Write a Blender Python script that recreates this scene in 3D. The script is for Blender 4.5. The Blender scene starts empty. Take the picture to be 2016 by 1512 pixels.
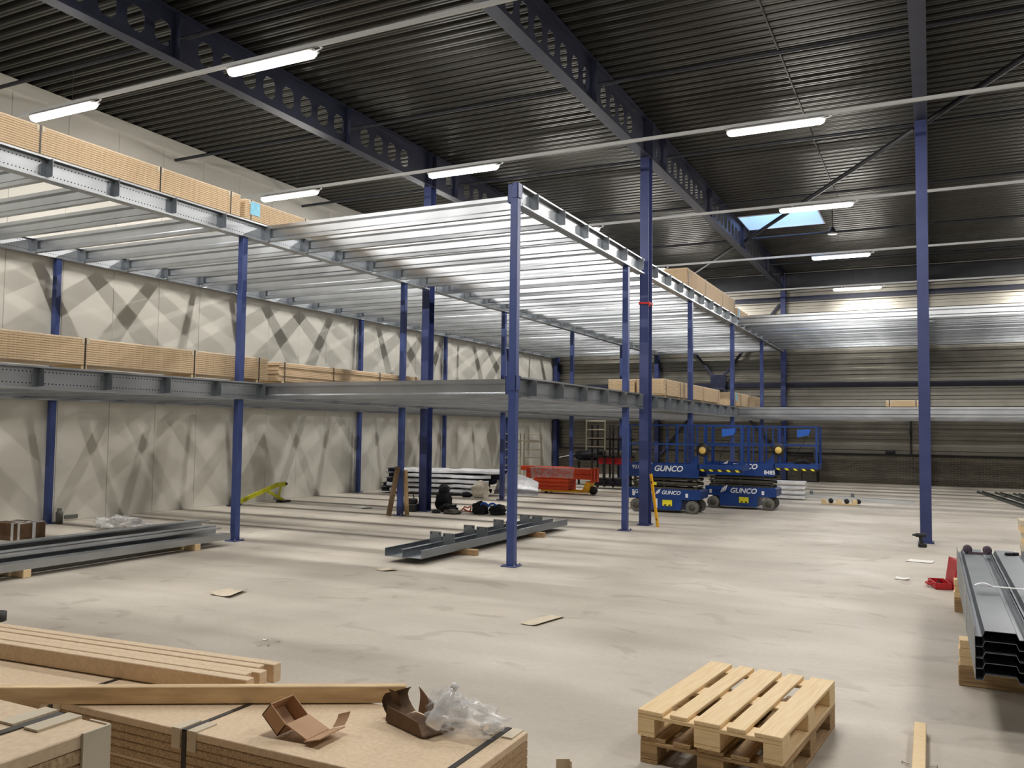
import bpy, math, random
from mathutils import Matrix, Vector, noise
random.seed(7)
S = bpy.context.scene
C = S.collection

# ------------------------------------------------------------------ camera, world, exposure
F_PX, YAW, PITCH, ROLL, CAM_H = 1670.96, math.radians(26.291), math.radians(3.0384), math.radians(0.69878), 1.84
fw = Vector((-math.sin(YAW) * math.cos(PITCH), math.cos(YAW) * math.cos(PITCH), math.sin(PITCH)))
rt = Vector((math.cos(YAW), math.sin(YAW), 0))
up = rt.cross(fw)
r2 = math.cos(ROLL) * rt + math.sin(ROLL) * up
u2 = -math.sin(ROLL) * rt + math.cos(ROLL) * up
cam_data = bpy.data.cameras.new('camera')
cam_data.sensor_width = 36.0
cam_data.lens = F_PX / 2016 * 36.0
cam_data.clip_end = 200
cam = bpy.data.objects.new('camera', cam_data)
C.objects.link(cam)
cam.matrix_world = Matrix(((r2.x, u2.x, -fw.x, 0), (r2.y, u2.y, -fw.y, 0), (r2.z, u2.z, -fw.z, CAM_H), (0, 0, 0, 1)))
S.camera = cam

world = bpy.data.worlds.new('dusk_sky')
S.world = world
world.use_nodes = True
bg = world.node_tree.nodes['Background']
bg.inputs['Color'].default_value = (0.30, 0.52, 1.0, 1)
bg.inputs['Strength'].default_value = 3.5

S.view_settings.view_transform = 'Standard'
S.view_settings.look = 'None'
S.view_settings.exposure = 0.85
S.view_settings.gamma = 1.0
S.view_settings.use_curve_mapping = False

S.cycles.max_bounces = 5
S.cycles.diffuse_bounces = 3
S.cycles.glossy_bounces = 2
S.cycles.transparent_max_bounces = 6

LAMP_STRENGTH = 7.0
LAMP_WATTS = 43.0          # each of the two flanks of the round diffuser
LAMP_COLOR = (1.0, 0.955, 0.90, 1)
LAMP_ROWS = [3.44, 8.83, 14.22, 19.76, 25.58, 31.5]
LAMP_XS = [-12.5, -8.15, -2.25, 3.65]

# ------------------------------------------------------------------ helpers
def lin(r, g, b):
    f = lambda c: (c / 255 / 12.92) if c / 255 <= 0.04045 else ((c / 255 + 0.055) / 1.055) ** 2.4
    return (f(r), f(g), f(b), 1)


def mat(name, c1, c2=None, scale=4.0, detail=4.0, rough=0.6, metal=0.0, bump=0.0, bscale=None, stretch=(1, 1, 1),
        lo=0.35, hi=0.65, spec=0.5, rvar=0.0, transmission=0.0, alpha=1.0):
    m = bpy.data.materials.new(name)
    m.use_nodes = True
    nt = m.node_tree
    n, l = nt.nodes, nt.links
    b = n['Principled BSDF']
    b.inputs['Base Color'].default_value = c1
    b.inputs['Roughness'].default_value = rough
    b.inputs['Metallic'].default_value = metal
    b.inputs['Specular IOR Level'].default_value = spec
    b.inputs['Transmission Weight'].default_value = transmission
    b.inputs['Alpha'].default_value = alpha
    if c2 is not None or bump:
        tc = n.new('ShaderNodeTexCoord')
        mp = n.new('ShaderNodeMapping')
        mp.inputs['Scale'].default_value = stretch
        l.new(tc.outputs['Object'], mp.inputs['Vector'])
    if c2 is not None:
        nz = n.new('ShaderNodeTexNoise')
        nz.inputs['Scale'].default_value = scale
        nz.inputs['Detail'].default_value = detail
        l.new(mp.outputs['Vector'], nz.inputs['Vector'])
        cr = n.new('ShaderNodeValToRGB')
        cr.color_ramp.elements[0].position = lo
        cr.color_ramp.elements[1].position = hi
        cr.color_ramp.elements[0].color = c1
        cr.color_ramp.elements[1].color = c2
        l.new(nz.outputs['Fac'], cr.inputs['Fac'])
        l.new(cr.outputs['Color'], b.inputs['Base Color'])
        if rvar:
            mr = n.new('ShaderNodeMapRange')
            mr.inputs['To Min'].default_value = rough - rvar
            mr.inputs['To Max'].default_value = rough + rvar
            l.new(nz.outputs['Fac'], mr.inputs['Value'])
            l.new(mr.outputs['Result'], b.inputs['Roughness'])
    if bump:
        nb = n.new('ShaderNodeTexNoise')
        nb.inputs['Scale'].default_value = bscale or scale
        nb.inputs['Detail'].default_value = 5
        l.new(mp.outputs['Vector'], nb.inputs['Vector'])
        bp = n.new('ShaderNodeBump')
        bp.inputs['Strength'].default_value = bump
        bp.inputs['Distance'].default_value = 0.02
        l.new(nb.outputs['Fac'], bp.inputs['Height'])
        l.new(bp.outputs['Normal'], b.inputs['Normal'])
    return m


def concrete_material():
    m = bpy.data.materials.new('power_floated_concrete')
    m.use_nodes = True
    n, l = m.node_tree.nodes, m.node_tree.links
    b = n['Principled BSDF']
    tc = n.new('ShaderNodeTexCoord')
    def nz(scale, detail, stretch, dist=0.0):
        mp = n.new('ShaderNodeMapping'); mp.inputs['Scale'].default_value = stretch
        l.new(tc.outputs['Object'], mp.inputs['Vector'])
        t = n.new('ShaderNodeTexNoise'); t.inputs['Scale'].default_value = scale; t.inputs['Detail'].default_value = detail
        t.inputs['Distortion'].default_value = dist
        l.new(mp.outputs['Vector'], t.inputs['Vector'])
        return t.outputs['Fac']
    def ramp(src, p0, c0, p1, c1):
        r = n.new('ShaderNodeValToRGB')
        r.color_ramp.elements[0].position = p0; r.color_ramp.elements[0].color = c0
        r.color_ramp.elements[1].position = p1; r.color_ramp.elements[1].color = c1
        l.new(src, r.inputs['Fac']); return r.outputs['Color']
    def mul(a, b_, f=1.0):
        x = n.new('ShaderNodeMix'); x.data_type = 'RGBA'; x.blend_type = 'MULTIPLY'
        x.inputs[0].default_value = f
        l.new(a, x.inputs[6]); l.new(b_, x.inputs[7]); return x.outputs[2]
    base = ramp(nz(0.55, 3, (1, 1, 1), 0.4), 0.3, lin(188, 180, 167), 0.7, lin(213, 206, 194))
    streak = ramp(nz(1.0, 3, (0.35, 1.6, 1)), 0.35, (0.86, 0.86, 0.86, 1), 0.6, (1, 1, 1, 1))
    stain = ramp(nz(1.5, 2, (1, 1.3, 1), 1.2), 0.60, (1, 1, 1, 1), 0.68, (0.80, 0.79, 0.77, 1))
    fine = ramp(nz(22, 2, (1, 1, 1)), 0.3, (0.93, 0.93, 0.93, 1), 0.7, (1, 1, 1, 1))
    col = mul(mul(mul(base, streak), stain, 0.8), fine)
    l.new(col, b.inputs['Base Color'])
    mr = n.new('ShaderNodeMapRange'); mr.inputs['To Min'].default_value = 0.42; mr.inputs['To Max'].default_value = 0.62
    l.new(nz(1.3, 2, (1, 1, 1)), mr.inputs['Value']); l.new(mr.outputs['Result'], b.inputs['Roughness'])
    b.inputs['Specular IOR Level'].default_value = 0.4
    return m


def galv_material(name, base, rough, dots=None, metal=0.85):
    m = bpy.data.materials.new(name)
    m.use_nodes = True
    n, l = m.node_tree.nodes, m.node_tree.links
    b = n['Principled BSDF']
    tc = n.new('ShaderNodeTexCoord')
    nz = n.new('ShaderNodeTexNoise'); nz.inputs['Scale'].default_value = 1.6; nz.inputs['Detail'].default_value = 2.5
    l.new(tc.outputs['Object'], nz.inputs['Vector'])
    r1 = n.new('ShaderNodeValToRGB')
    r1.color_ramp.elements[0].position = 0.3; r1.color_ramp.elements[0].color = (*[c * 0.82 for c in base[:3]], 1)
    r1.color_ramp.elements[1].position = 0.65; r1.color_ramp.elements[1].color = base
    l.new(nz.outputs['Fac'], r1.inputs['Fac'])
    col = r1.outputs['Color']
    if dots:
        # two rows of punched holes running along the local y axis at the given local heights
        s = n.new('ShaderNodeSeparateXYZ'); l.new(tc.outputs['Object'], s.inputs['Vector'])
        def math_(op, a, b_=None):
            x = n.new('ShaderNodeMath'); x.operation = op
            for i, q in enumerate((a, b_)):
                if q is None: continue
                if isinstance(q, (int, float)): x.inputs[i].default_value = q
                else: l.new(q, x.inputs[i])
            return x.outputs[0]
        fy = math_('SUBTRACT', math_('FRACT', math_('DIVIDE', s.outputs['Y'], 0.05)), 0.5)
        fy = math_('MULTIPLY', fy, 0.05)
        tot = None
        for z in dots:
            dz = math_('SUBTRACT', s.outputs['Z'], z)
            dd = math_('SQRT', math_('ADD', math_('MULTIPLY', fy, fy), math_('MULTIPLY', dz, dz)))
            h = math_('LESS_THAN', dd, 0.0085)
            tot = h if tot is None else math_('MAXIMUM', tot, h)
        m2 = n.new('ShaderNodeMix'); m2.data_type = 'RGBA'
        l.new(tot, m2.inputs[0]); l.new(col, m2.inputs[6]); m2.inputs[7].default_value = (0.02, 0.02, 0.022, 1)
        col = m2.outputs[2]
    l.new(col, b.inputs['Base Color'])
    b.inputs['Metallic'].default_value = metal
    mr = n.new('ShaderNodeMapRange'); mr.inputs['To Min'].default_value = rough - 0.07; mr.inputs['To Max'].default_value = rough + 0.09
    l.new(nz.outputs['Fac'], mr.inputs['Value']); l.new(mr.outputs['Result'], b.inputs['Roughness'])
    return m


def film_material(name, tint, opacity):
    m = bpy.data.materials.new(name)
    m.use_nodes = True
    n, l = m.node_tree.nodes, m.node_tree.links
    b = n['Principled BSDF']
    b.inputs['Base Color'].default_value = tint
    b.inputs['Roughness'].default_value = 0.18
    b.inputs['Specular IOR Level'].default_value = 0.8
    t = n.new('ShaderNodeBsdfTransparent')
    mx = n.new('ShaderNodeMixShader')
    nz = n.new('ShaderNodeTexNoise'); nz.inputs['Scale'].default_value = 14; nz.inputs['Detail'].default_value = 4
    tc = n.new('ShaderNodeTexCoord'); l.new(tc.outputs['Object'], nz.inputs['Vector'])
    mr = n.new('ShaderNodeMapRange'); mr.inputs['From Min'].default_value = 0.35; mr.inputs['From Max'].default_value = 0.65
    mr.inputs['To Min'].default_value = opacity * 0.5; mr.inputs['To Max'].default_value = min(1, opacity * 1.5)
    l.new(nz.outputs['Fac'], mr.inputs['Value']); l.new(mr.outputs['Result'], mx.inputs[0])
    l.new(t.outputs[0], mx.inputs[1]); l.new(b.outputs[0], mx.inputs[2])
    l.new(mx.outputs[0], n['Material Output'].inputs['Surface'])
    return m


def emit_material(name, color, strength):
    m = bpy.data.materials.new(name)
    m.use_nodes = True
    b = m.node_tree.nodes['Principled BSDF']
    b.inputs['Base Color'].default_value = (0.9, 0.9, 0.88, 1)
    b.inputs['Emission Color'].default_value = color
    b.inputs['Emission Strength'].default_value = strength
    m.cycles.emission_sampling = 'NONE'     # the tube lights inside each lamp carry the sampled light
    return m


def brick_material():
    m = bpy.data.materials.new('dark_brickwork')
    m.use_nodes = True
    n, l = m.node_tree.nodes, m.node_tree.links
    b = n['Principled BSDF']
    tc = n.new('ShaderNodeTexCoord')
    sp = n.new('ShaderNodeSeparateXYZ'); l.new(tc.outputs['Object'], sp.inputs[0])
    cb = n.new('ShaderNodeCombineXYZ'); l.new(sp.outputs['X'], cb.inputs['X']); l.new(sp.outputs['Z'], cb.inputs['Y'])
    br = n.new('ShaderNodeTexBrick')
    br.inputs['Scale'].default_value = 1.0
    br.inputs['Brick Width'].default_value = 0.22; br.inputs['Row Height'].default_value = 0.0625
    br.inputs['Mortar Size'].default_value = 0.006
    br.inputs['Color1'].default_value = lin(92, 86, 74); br.inputs['Color2'].default_value = lin(70, 66, 58)
    br.inputs['Mortar'].default_value = lin(120, 115, 104)
    l.new(cb.outputs[0], br.inputs['Vector']); l.new(br.outputs['Color'], b.inputs['Base Color'])
    b.inputs['Roughness'].default_value = 0.85
    return m


M = {}
M['concrete'] = concrete_material()
M['panel'] = mat('cream_sandwich_panel', lin(215, 213, 203), lin(223, 221, 212), scale=0.6, rough=0.5)
M['panel_dark'] = mat('panel_joint_backing', lin(120, 114, 100), rough=0.8)
M['plain_wall'] = mat('pale_wall', lin(128, 125, 118), rough=0.6)
M['roof'] = galv_material('roof_deck_steel', lin(71, 70, 66), 0.38, metal=0.7)
M['cladding'] = galv_material('liner_cladding', lin(146, 143, 134), 0.36, metal=0.85)
M['galv'] = galv_material('galvanised_steel', lin(184, 188, 192), 0.33, metal=0.92)
M['galv_beam'] = galv_material('galvanised_beam_steel', lin(186, 190, 194), 0.33, dots=(0.07, 0.215), metal=0.93)
M['galv_dull'] = galv_material('dull_galvanised_steel', lin(146, 152, 158), 0.42, metal=0.8)
M['blue'] = mat('blue_column_paint', lin(54, 70, 124), lin(62, 78, 134), scale=3, rough=0.42)
M['blue_frame'] = mat('blue_frame_paint', lin(48, 58, 104), lin(56, 66, 114), scale=3, rough=0.45)
M['tie_steel'] = mat('blackened_tie_steel', lin(28, 30, 38), lin(36, 38, 46), scale=3, rough=0.55)
M['roof_steel'] = mat('dark_roof_steel_paint', lin(36, 40, 60), lin(44, 48, 70), scale=3, rough=0.5)
M['white_steel'] = mat('white_rail_paint', lin(196, 198, 198), rough=0.4)
M['lift_blue'] = mat('lift_blue_paint', lin(14, 54, 122), lin(20, 62, 132), scale=5, rough=0.38)
M['lift_light'] = mat('light_blue_plastic', lin(36, 100, 200), rough=0.5)
M['scissor'] = mat('dark_grey_arms', lin(58, 56, 50), lin(84, 80, 70), scale=12, rough=0.6)
M['black'] = mat('black_plastic', lin(24, 24, 26), lin(34, 34, 36), scale=20, rough=0.55)
M['rubber'] = mat('grey_rubber', lin(92, 92, 88), lin(116, 116, 110), scale=25, rough=0.8)
M['white_print'] = mat('white_print', lin(235, 238, 242), rough=0.5)
M['yellow'] = mat('yellow_sticker', lin(228, 216, 30), lin(238, 226, 50), scale=40, rough=0.5)
M['level_yellow'] = mat('yellow_aluminium', lin(240, 178, 30), rough=0.4)
M['arm_yellow'] = mat('lime_yellow_paint', lin(214, 214, 40), lin(190, 188, 40), scale=20, rough=0.5)
M['orange'] = mat('orange_powder_coat', lin(208, 64, 24), lin(220, 76, 32), scale=6, rough=0.42)
M['red'] = mat('red_plastic', lin(170, 22, 34), lin(188, 30, 40), scale=10, rough=0.45)
M['strap'] = mat('black_strap', lin(26, 22, 20), lin(44, 38, 34), scale=60, rough=0.5)
M['white_strap'] = mat('white_strap', lin(232, 234, 236), rough=0.35)
M['red_strap'] = mat('red_strap', lin(196, 40, 36), rough=0.6)
M['chip'] = mat('particle_board', lin(200, 174, 140), lin(218, 194, 160), scale=40, detail=5, rough=0.7)
M['chip_edge'] = mat('particle_board_edge', lin(176, 148, 114), lin(212, 186, 150), scale=110, detail=6, rough=0.8, bump=0.5, bscale=120)
M['chip_top'] = mat('particle_board_face', lin(218, 194, 162), lin(230, 208, 178), scale=60, detail=8, rough=0.62, bump=0.04, bscale=200)
M['timber'] = mat('planed_softwood', lin(234, 202, 150), lin(245, 221, 178), scale=6, detail=6, rough=0.6, stretch=(0.6, 14, 14), bump=0.12, bscale=8)
M['timber_old'] = mat('weathered_softwood', lin(150, 122, 88), lin(192, 160, 116), scale=6, detail=6, rough=0.75, stretch=(0.6, 12, 12), bump=0.25, bscale=8)
M['timber_dirty'] = mat('dirty_timber', lin(204, 176, 136), lin(240, 214, 172), scale=3, detail=6, rough=0.7, stretch=(1.2, 8, 8), bump=0.2, bscale=8)
M['timber_dark'] = mat('brown_plank', lin(92, 74, 54), lin(120, 98, 72), scale=6, rough=0.8, stretch=(0.6, 10, 10))
M['card'] = mat('brown_cardboard', lin(186, 150, 118), lin(198, 162, 130), scale=5, rough=0.8)
M['card_dark'] = mat('dark_cardboard', lin(92, 70, 52), lin(116, 90, 66), scale=6, rough=0.85)
M['card_pale'] = mat('pale_cardboard', lin(208, 196, 174), lin(218, 207, 186), scale=8, rough=0.8)
M['paper'] = mat('white_paper', lin(238, 236, 230), rough=0.7)
M['label'] = mat('blue_delivery_note', lin(120, 196, 226), lin(150, 212, 234), scale=14, rough=0.6)
M['film'] = film_material('clear_film', (0.92, 0.93, 0.95, 1), 0.28)
M['pet'] = film_material('clear_bottle_plastic', (0.97, 0.98, 1.0, 1), 0.8)
M['film_thick'] = film_material('crumpled_film', (0.9, 0.91, 0.94, 1), 0.5)
M['film_white'] = mat('milky_film', lin(214, 216, 222), lin(236, 238, 242), scale=6, rough=0.35, bump=0.5, bscale=9)
M['grey_green'] = mat('grey_green_steel', lin(62, 70, 66), lin(78, 86, 80), scale=5, rough=0.45)
M['navy'] = mat('navy_painted_steel', lin(34, 40, 66), lin(44, 50, 78), scale=5, rough=0.5)
M['aluminium'] = mat('scaffold_aluminium', lin(206, 200, 178), rough=0.4, metal=0.7)
M['cloth'] = mat('black_cloth', lin(20, 20, 24), lin(32, 32, 38), scale=30, rough=0.95, bump=0.6, bscale=30)
M['sack'] = mat('cream_sack', lin(214, 206, 190), lin(228, 220, 204), scale=9, rough=0.7, bump=0.4, bscale=10)
M['purple'] = mat('dusty_purple_webbing', lin(84, 72, 84), lin(104, 92, 102), scale=20, rough=0.9)
M['lamp_body'] = mat('lamp_housing', lin(190, 190, 188), rough=0.5)
M['diffuser'] = emit_material('lit_diffuser', LAMP_COLOR, LAMP_STRENGTH)
M['brick'] = brick_material()
M['upstand'] = mat('rooflight_lining', lin(226, 230, 236), rough=0.5)
M['glazing'] = film_material('opal_glazing', (0.85, 0.9, 1.0, 1), 0.2)
M['screw'] = mat('zinc_screw', lin(190, 190, 186), rough=0.3, metal=0.9)
M['tape_orange'] = mat('orange_disc', lin(226, 190, 92), lin(236, 206, 120), scale=12, rough=0.5)


class MB:
    """collects boxes, prisms and tubes and links them as one mesh object"""
    def __init__(s):
        s.v, s.f, s.sm = [], [], []
    def add(s, vs, fs, mtx=None, smooth=False):
        o = len(s.v)
        s.v += [tuple(mtx @ Vector(p)) if mtx else tuple(p) for p in vs]
        s.f += [[i + o for i in f] for f in fs]
        s.sm += [smooth] * len(fs)
        return s
    def box(s, x0, x1, y0, y1, z0, z1, mtx=None):
        vs = [(x, y, z) for z in (z0, z1) for y in (y0, y1) for x in (x0, x1)]
        return s.add(vs, [(0, 2, 3, 1), (4, 5, 7, 6), (0, 1, 5, 4), (2, 6, 7, 3), (0, 4, 6, 2), (1, 3, 7, 5)], mtx)
    def bbox(s, x0, x1, y0, y1, z0, z1, b=0.004, mtx=None):
        """box with chamfered edges"""
        b = min(b, (x1 - x0) / 2.01, (y1 - y0) / 2.01, (z1 - z0) / 2.01)
        vs, idx = [], {}
        for sx in (0, 1):
            for sy in (0, 1):
                for sz in (0, 1):
                    X, Y, Z = (x0, x1)[sx], (y0, y1)[sy], (z0, z1)[sz]
                    dx, dy, dz = (b, -b)[sx], (b, -b)[sy], (b, -b)[sz]
                    idx[sx, sy, sz] = len(vs)
                    vs += [(X, Y + dy, Z + dz), (X + dx, Y, Z + dz), (X + dx, Y + dy, Z)]
        q = lambda a, k: idx[a] + k
        fs = []
        for sx in (0, 1):
            c = [(sx, 0, 0), (sx, 1, 0), (sx, 1, 1), (sx, 0, 1)]
            fs.append([q(a, 0) for a in (c if sx else c[::-1])])
        for sy in (0, 1):
            c = [(0, sy, 0), (0, sy, 1), (1, sy, 1), (1, sy, 0)]
            fs.append([q(a, 1) for a in (c if sy else c[::-1])])
        for sz in (0, 1):
            c = [(0, 0, sz), (1, 0, sz), (1, 1, sz), (0, 1, sz)]
            fs.append([q(a, 2) for a in (c if sz else c[::-1])])
        for a in (0, 1):
            for b_ in (0, 1):
                fs.append([q((0, a, b_), 1), q((1, a, b_), 1), q((1, a, b_), 2), q((0, a, b_), 2)])
                fs.append([q((a, 0, b_), 0), q((a, 1, b_), 0), q((a, 1, b_), 2), q((a, 0, b_), 2)])
                fs.append([q((a, b_, 0), 0), q((a, b_, 1), 0), q((a, b_, 1), 1), q((a, b_, 0), 1)])
                for c in (0, 1):
                    i = idx[a, b_, c]; fs.append([i, i + 1, i + 2])
        return s.add(vs, fs, mtx)
    def prism(s, prof, a, b, axis='x', mtx=None):
        """closed 2-D profile extruded along an axis: x -> (y,z), y -> (x,z), z -> (x,y)"""
        def P(u, w, t):
            return {'x': (t, u, w), 'y': (u, t, w), 'z': (u, w, t)}[axis]
        n = len(prof)
        vs = [P(u, w, a) for u, w in prof] + [P(u, w, b) for u, w in prof]
        fs = [(i, (i + 1) % n, n + (i + 1) % n, n + i) for i in range(n)]
        fs += [tuple(range(n))[::-1], tuple(range(n, 2 * n))]
        return s.add(vs, fs, mtx)
    def sheet(s, line, t, a, b, axis='x', mtx=None):
        """open 2-D line given a wall thickness t and extruded"""
        return s.prism(thick(line, t), a, b, axis, mtx)
    def tube(s, p0, p1, r, n=8, r1=None, cap=True, mtx=None):
        p0, p1 = Vector(p0), Vector(p1)
        d = (p1 - p0).normalized()
        a = d.orthogonal().normalized(); b = d.cross(a)
        r1 = r if r1 is None else r1
        vs = [p0 + r * (math.cos(t) * a + math.sin(t) * b) for t in [2 * math.pi * i / n for i in range(n)]]
        vs += [p1 + r1 * (math.cos(t) * a + math.sin(t) * b) for t in [2 * math.pi * i / n for i in range(n)]]
        s.add(vs, [(i, (i + 1) % n, n + (i + 1) % n, n + i) for i in range(n)], mtx, smooth=n > 6)
        if cap: s.add(vs, [tuple(range(n))[::-1], tuple(range(n, 2 * n))], mtx)
        return s
    def path(s, pts, r, n=6):
        for a, b in zip(pts[:-1], pts[1:]): s.tube(a, b, r, n)
        return s
    def bar(s, p0, p1, w, h=None, mtx=None):
        """square or rectangular bar between two points"""
        p0, p1 = Vector(p0), Vector(p1); h = h or w
        d = (p1 - p0).normalized()
        a = d.cross(Vector((0, 0, 1)))
        a = a.normalized() if a.length > 1e-4 else Vector((1, 0, 0))
        b = a.cross(d)
        vs = [p + a * (w / 2) * i + b * (h / 2) * j for p in (p0, p1) for i, j in ((-1, -1), (1, -1), (1, 1), (-1, 1))]
        return s.add(vs, [(0, 1, 5, 4), (1, 2, 6, 5), (2, 3, 7, 6), (3, 0, 4, 7), (3, 2, 1, 0), (4, 5, 6, 7)], mtx)
    def lathe(s, prof, n=20, mtx=None):
        """(radius, height) pairs turned round the z axis"""
        vs, fs = [], []
        for r, z in prof:
            vs += [(r * math.cos(2 * math.pi * i / n), r * math.sin(2 * math.pi * i / n), z) for i in range(n)]
        for k in range(len(prof) - 1):
            fs += [(k * n + i, k * n + (i + 1) % n, (k + 1) * n + (i + 1) % n, (k + 1) * n + i) for i in range(n)]
        fs += [tuple(range(n))[::-1], tuple(range((len(prof) - 1) * n, len(prof) * n))]
        return s.add(vs, fs, mtx, smooth=True)
    def mesh(s, name, m):
        me = bpy.data.meshes.new(name)
        me.from_pydata(s.v, [], s.f)
        me.materials.append(M[m] if isinstance(m, str) else m)
        me.polygons.foreach_set('use_smooth', s.sm)
        me.update()
        return me
    def build(s, name, m, parent=None, loc=(0, 0, 0), rot=(0, 0, 0)):
        return link(name, s.mesh(name, m), parent, loc, rot)


def thick(line, t):
    pts = [Vector(p) for p in line]
    n = len(pts); nor = []
    for i in range(n - 1):
        d = (pts[i + 1] - pts[i]).normalized(); nor.append(Vector((-d.y, d.x)))
    out, inn = [], []
    for i in range(n):
        if i == 0: m_ = nor[0]; k = 1
        elif i == n - 1: m_ = nor[-1]; k = 1
        else:
            m_ = (nor[i - 1] + nor[i]).normalized(); k = 1 / max(0.35, m_.dot(nor[i]))
        out.append(tuple(pts[i] + m_ * k * t / 2)); inn.append(tuple(pts[i] - m_ * k * t / 2))
    return out + inn[::-1]


def link(name, me, parent=None, loc=(0, 0, 0), rot=(0, 0, 0)):
    o = bpy.data.objects.new(name, me)
    C.objects.link(o)
    o.location = loc; o.rotation_euler = rot
    if parent: o.parent = parent
    return o


def tag(o, label, cat, group=None, kind=None):
    o['label'] = label; o['category'] = cat
    if group: o['group'] = group
    if kind: o['kind'] = kind
    return o


def thing(name, label, cat, loc=(0, 0, 0), rz=0.0, group=None):
    o = bpy.data.objects.new(name, None)
    o.empty_display_size = 0.1
    C.objects.link(o)
    o.location = loc; o.rotation_euler = (0, 0, rz)
    return tag(o, label, cat, group)


def struct(o):
    o['kind'] = 'structure'
    return o


def text(name, body, size, m, parent, loc, shear=0.0, rot=(math.pi / 2, 0, 0), bold=0.0):
    cu = bpy.data.curves.new(name, 'FONT')
    cu.body = body; cu.size = size; cu.shear = shear; cu.extrude = 0.0015; cu.offset = bold
    o = bpy.data.objects.new(name, cu)
    C.objects.link(o)
    bpy.context.view_layer.update()
    me = bpy.data.meshes.new_from_object(o.evaluated_get(bpy.context.evaluated_depsgraph_get()))
    bpy.data.objects.remove(o)
    me.materials.clear(); me.materials.append(M[m])
    return link(name, me, parent, loc, rot)


def crumple(nx, ny, fn, amp, freq, seed, smooth=True):
    """grid surface from fn(u,v) shaken by noise; returns MB"""
    mb = MB(); vs = []
    for j in range(ny + 1):
        for i in range(nx + 1):
            p = Vector(fn(i / nx, j / ny))
            d = noise.noise_vector(p * freq + Vector((seed, seed * 2.3, 0)))
            vs.append(p + d * amp)
    fs = [(j * (nx + 1) + i, j * (nx + 1) + i + 1, (j + 1) * (nx + 1) + i + 1, (j + 1) * (nx + 1) + i) for j in range(ny) for i in range(nx)]
    return mb.add(vs, fs, None, smooth)


def blob(rx, ry, rz, amp, freq, seed, n=18, floor=None):
    mb = MB(); vs, fs = [], []
    for j in range(n + 1):
        th = math.pi * j / n
        for i in range(2 * n):
            ph = math.pi * i / n
            d = Vector((math.sin(th) * math.cos(ph), math.sin(th) * math.sin(ph), math.cos(th)))
            k = 1 + amp * noise.noise(d * freq + Vector((seed, 0, seed * 1.7)))
            p = Vector((d.x * rx, d.y * ry, d.z * rz)) * k
            if floor is not None: p.z = max(p.z, floor)
            vs.append(p)
    w = 2 * n
    fs = [(j * w + i, j * w + (i + 1) % w, (j + 1) * w + (i + 1) % w, (j + 1) * w + i) for j in range(n) for i in range(w)]
    return mb.add(vs, fs, None, True)


# ------------------------------------------------------------------ building dimensions
XL, XR, YF, YB, ZR = -14.72, 10.0, -6.0, 34.0, 8.02
ROW = [-5.08, -10.02, -14.60]          # mezzanine column rows
XRIGHT = [-0.13, 4.82]                  # rows of the deck on the right
Y0, DY = 10.33, 4.72                    # mezzanine column grid
ZU, ZL, BD = 5.195, 2.553, 0.285        # deck levels (top of steel) and beam depth
COLY, BCX = 16.15, [-10.10, -5.04, -0.10]

# ------------------------------------------------------------------ setting
fl = MB().add([(XL - .2, YF, 0), (XR, YF, 0), (XR, YB, 0), (XL - .2, YB, 0), (XL - .2, YF, -.2), (XR, YF, -.2), (XR, YB, -.2), (XL - .2, YB, -.2)],
              [(0, 1, 2, 3), (7, 6, 5, 4), (0, 4, 5, 1), (1, 5, 6, 2), (2, 6, 7, 3), (3, 7, 4, 0)])
struct(fl.build('floor', 'concrete'))

# left wall: backing with upright sandwich panels
wl = struct(MB().box(XL - 0.12, XL - 0.06, YF, YB, 0, ZR + .3).build('wall_left', 'panel_dark'))
y = 11.65 - 1.12 * 15
pm = MB().bbox(-0.06, 0.0, 0.003, 1.117, 0.0, 7.8, 0.006).mesh('panel', 'panel')
while y < YB - 0.05:
    w = min(1.12, YB - y)
    o = link('panel', pm, wl, (XL, y, 0))
    if w < 1.12: o.scale.y = w / 1.12
    y += 1.12
struct(MB().bbox(XL, XL + 0.05, YF, YB, 7.78, ZR, 0.005).build('trim_1', 'panel'))

# right and front walls (outside the picture)
struct(MB().box(XR, XR + .1, YF, YB, 0, ZR + .3).build('wall_right', 'plain_wall'))
struct(MB().box(XL - .1, XR + .1, YF - .1, YF, 0, ZR + .3).build('wall_front', 'plain_wall'))

# back wall: brick plinth below, horizontally ribbed liner cladding above
wb = struct(MB().box(XL - .1, XR + .1, YB + .06, YB + .16, 0, ZR + .3).build('wall_back', 'cladding'))
prof, z = [], 1.10
while z < ZR:
    prof += [(YB + .04, z), (YB + .04, z + .12), (YB, z + .14), (YB, z + .26), (YB + .02, z + .265), (YB + .02, z + .285), (YB, z + .29), (YB, z + .38)]
    z += .40
prof = [(YB + .06, 1.10)] + prof + [(YB + .06, z)]
MB().prism(prof, XL, XR, 'x').build('cladding', 'cladding', wb)
MB().box(XL, XR, YB - .06, YB + .06, 0, 1.04).build('plinth', 'brick', wb)
MB().box(XL, XR, YB - .08, YB + .02, 1.04, 1.10).build('coping', 'black', wb)

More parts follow.
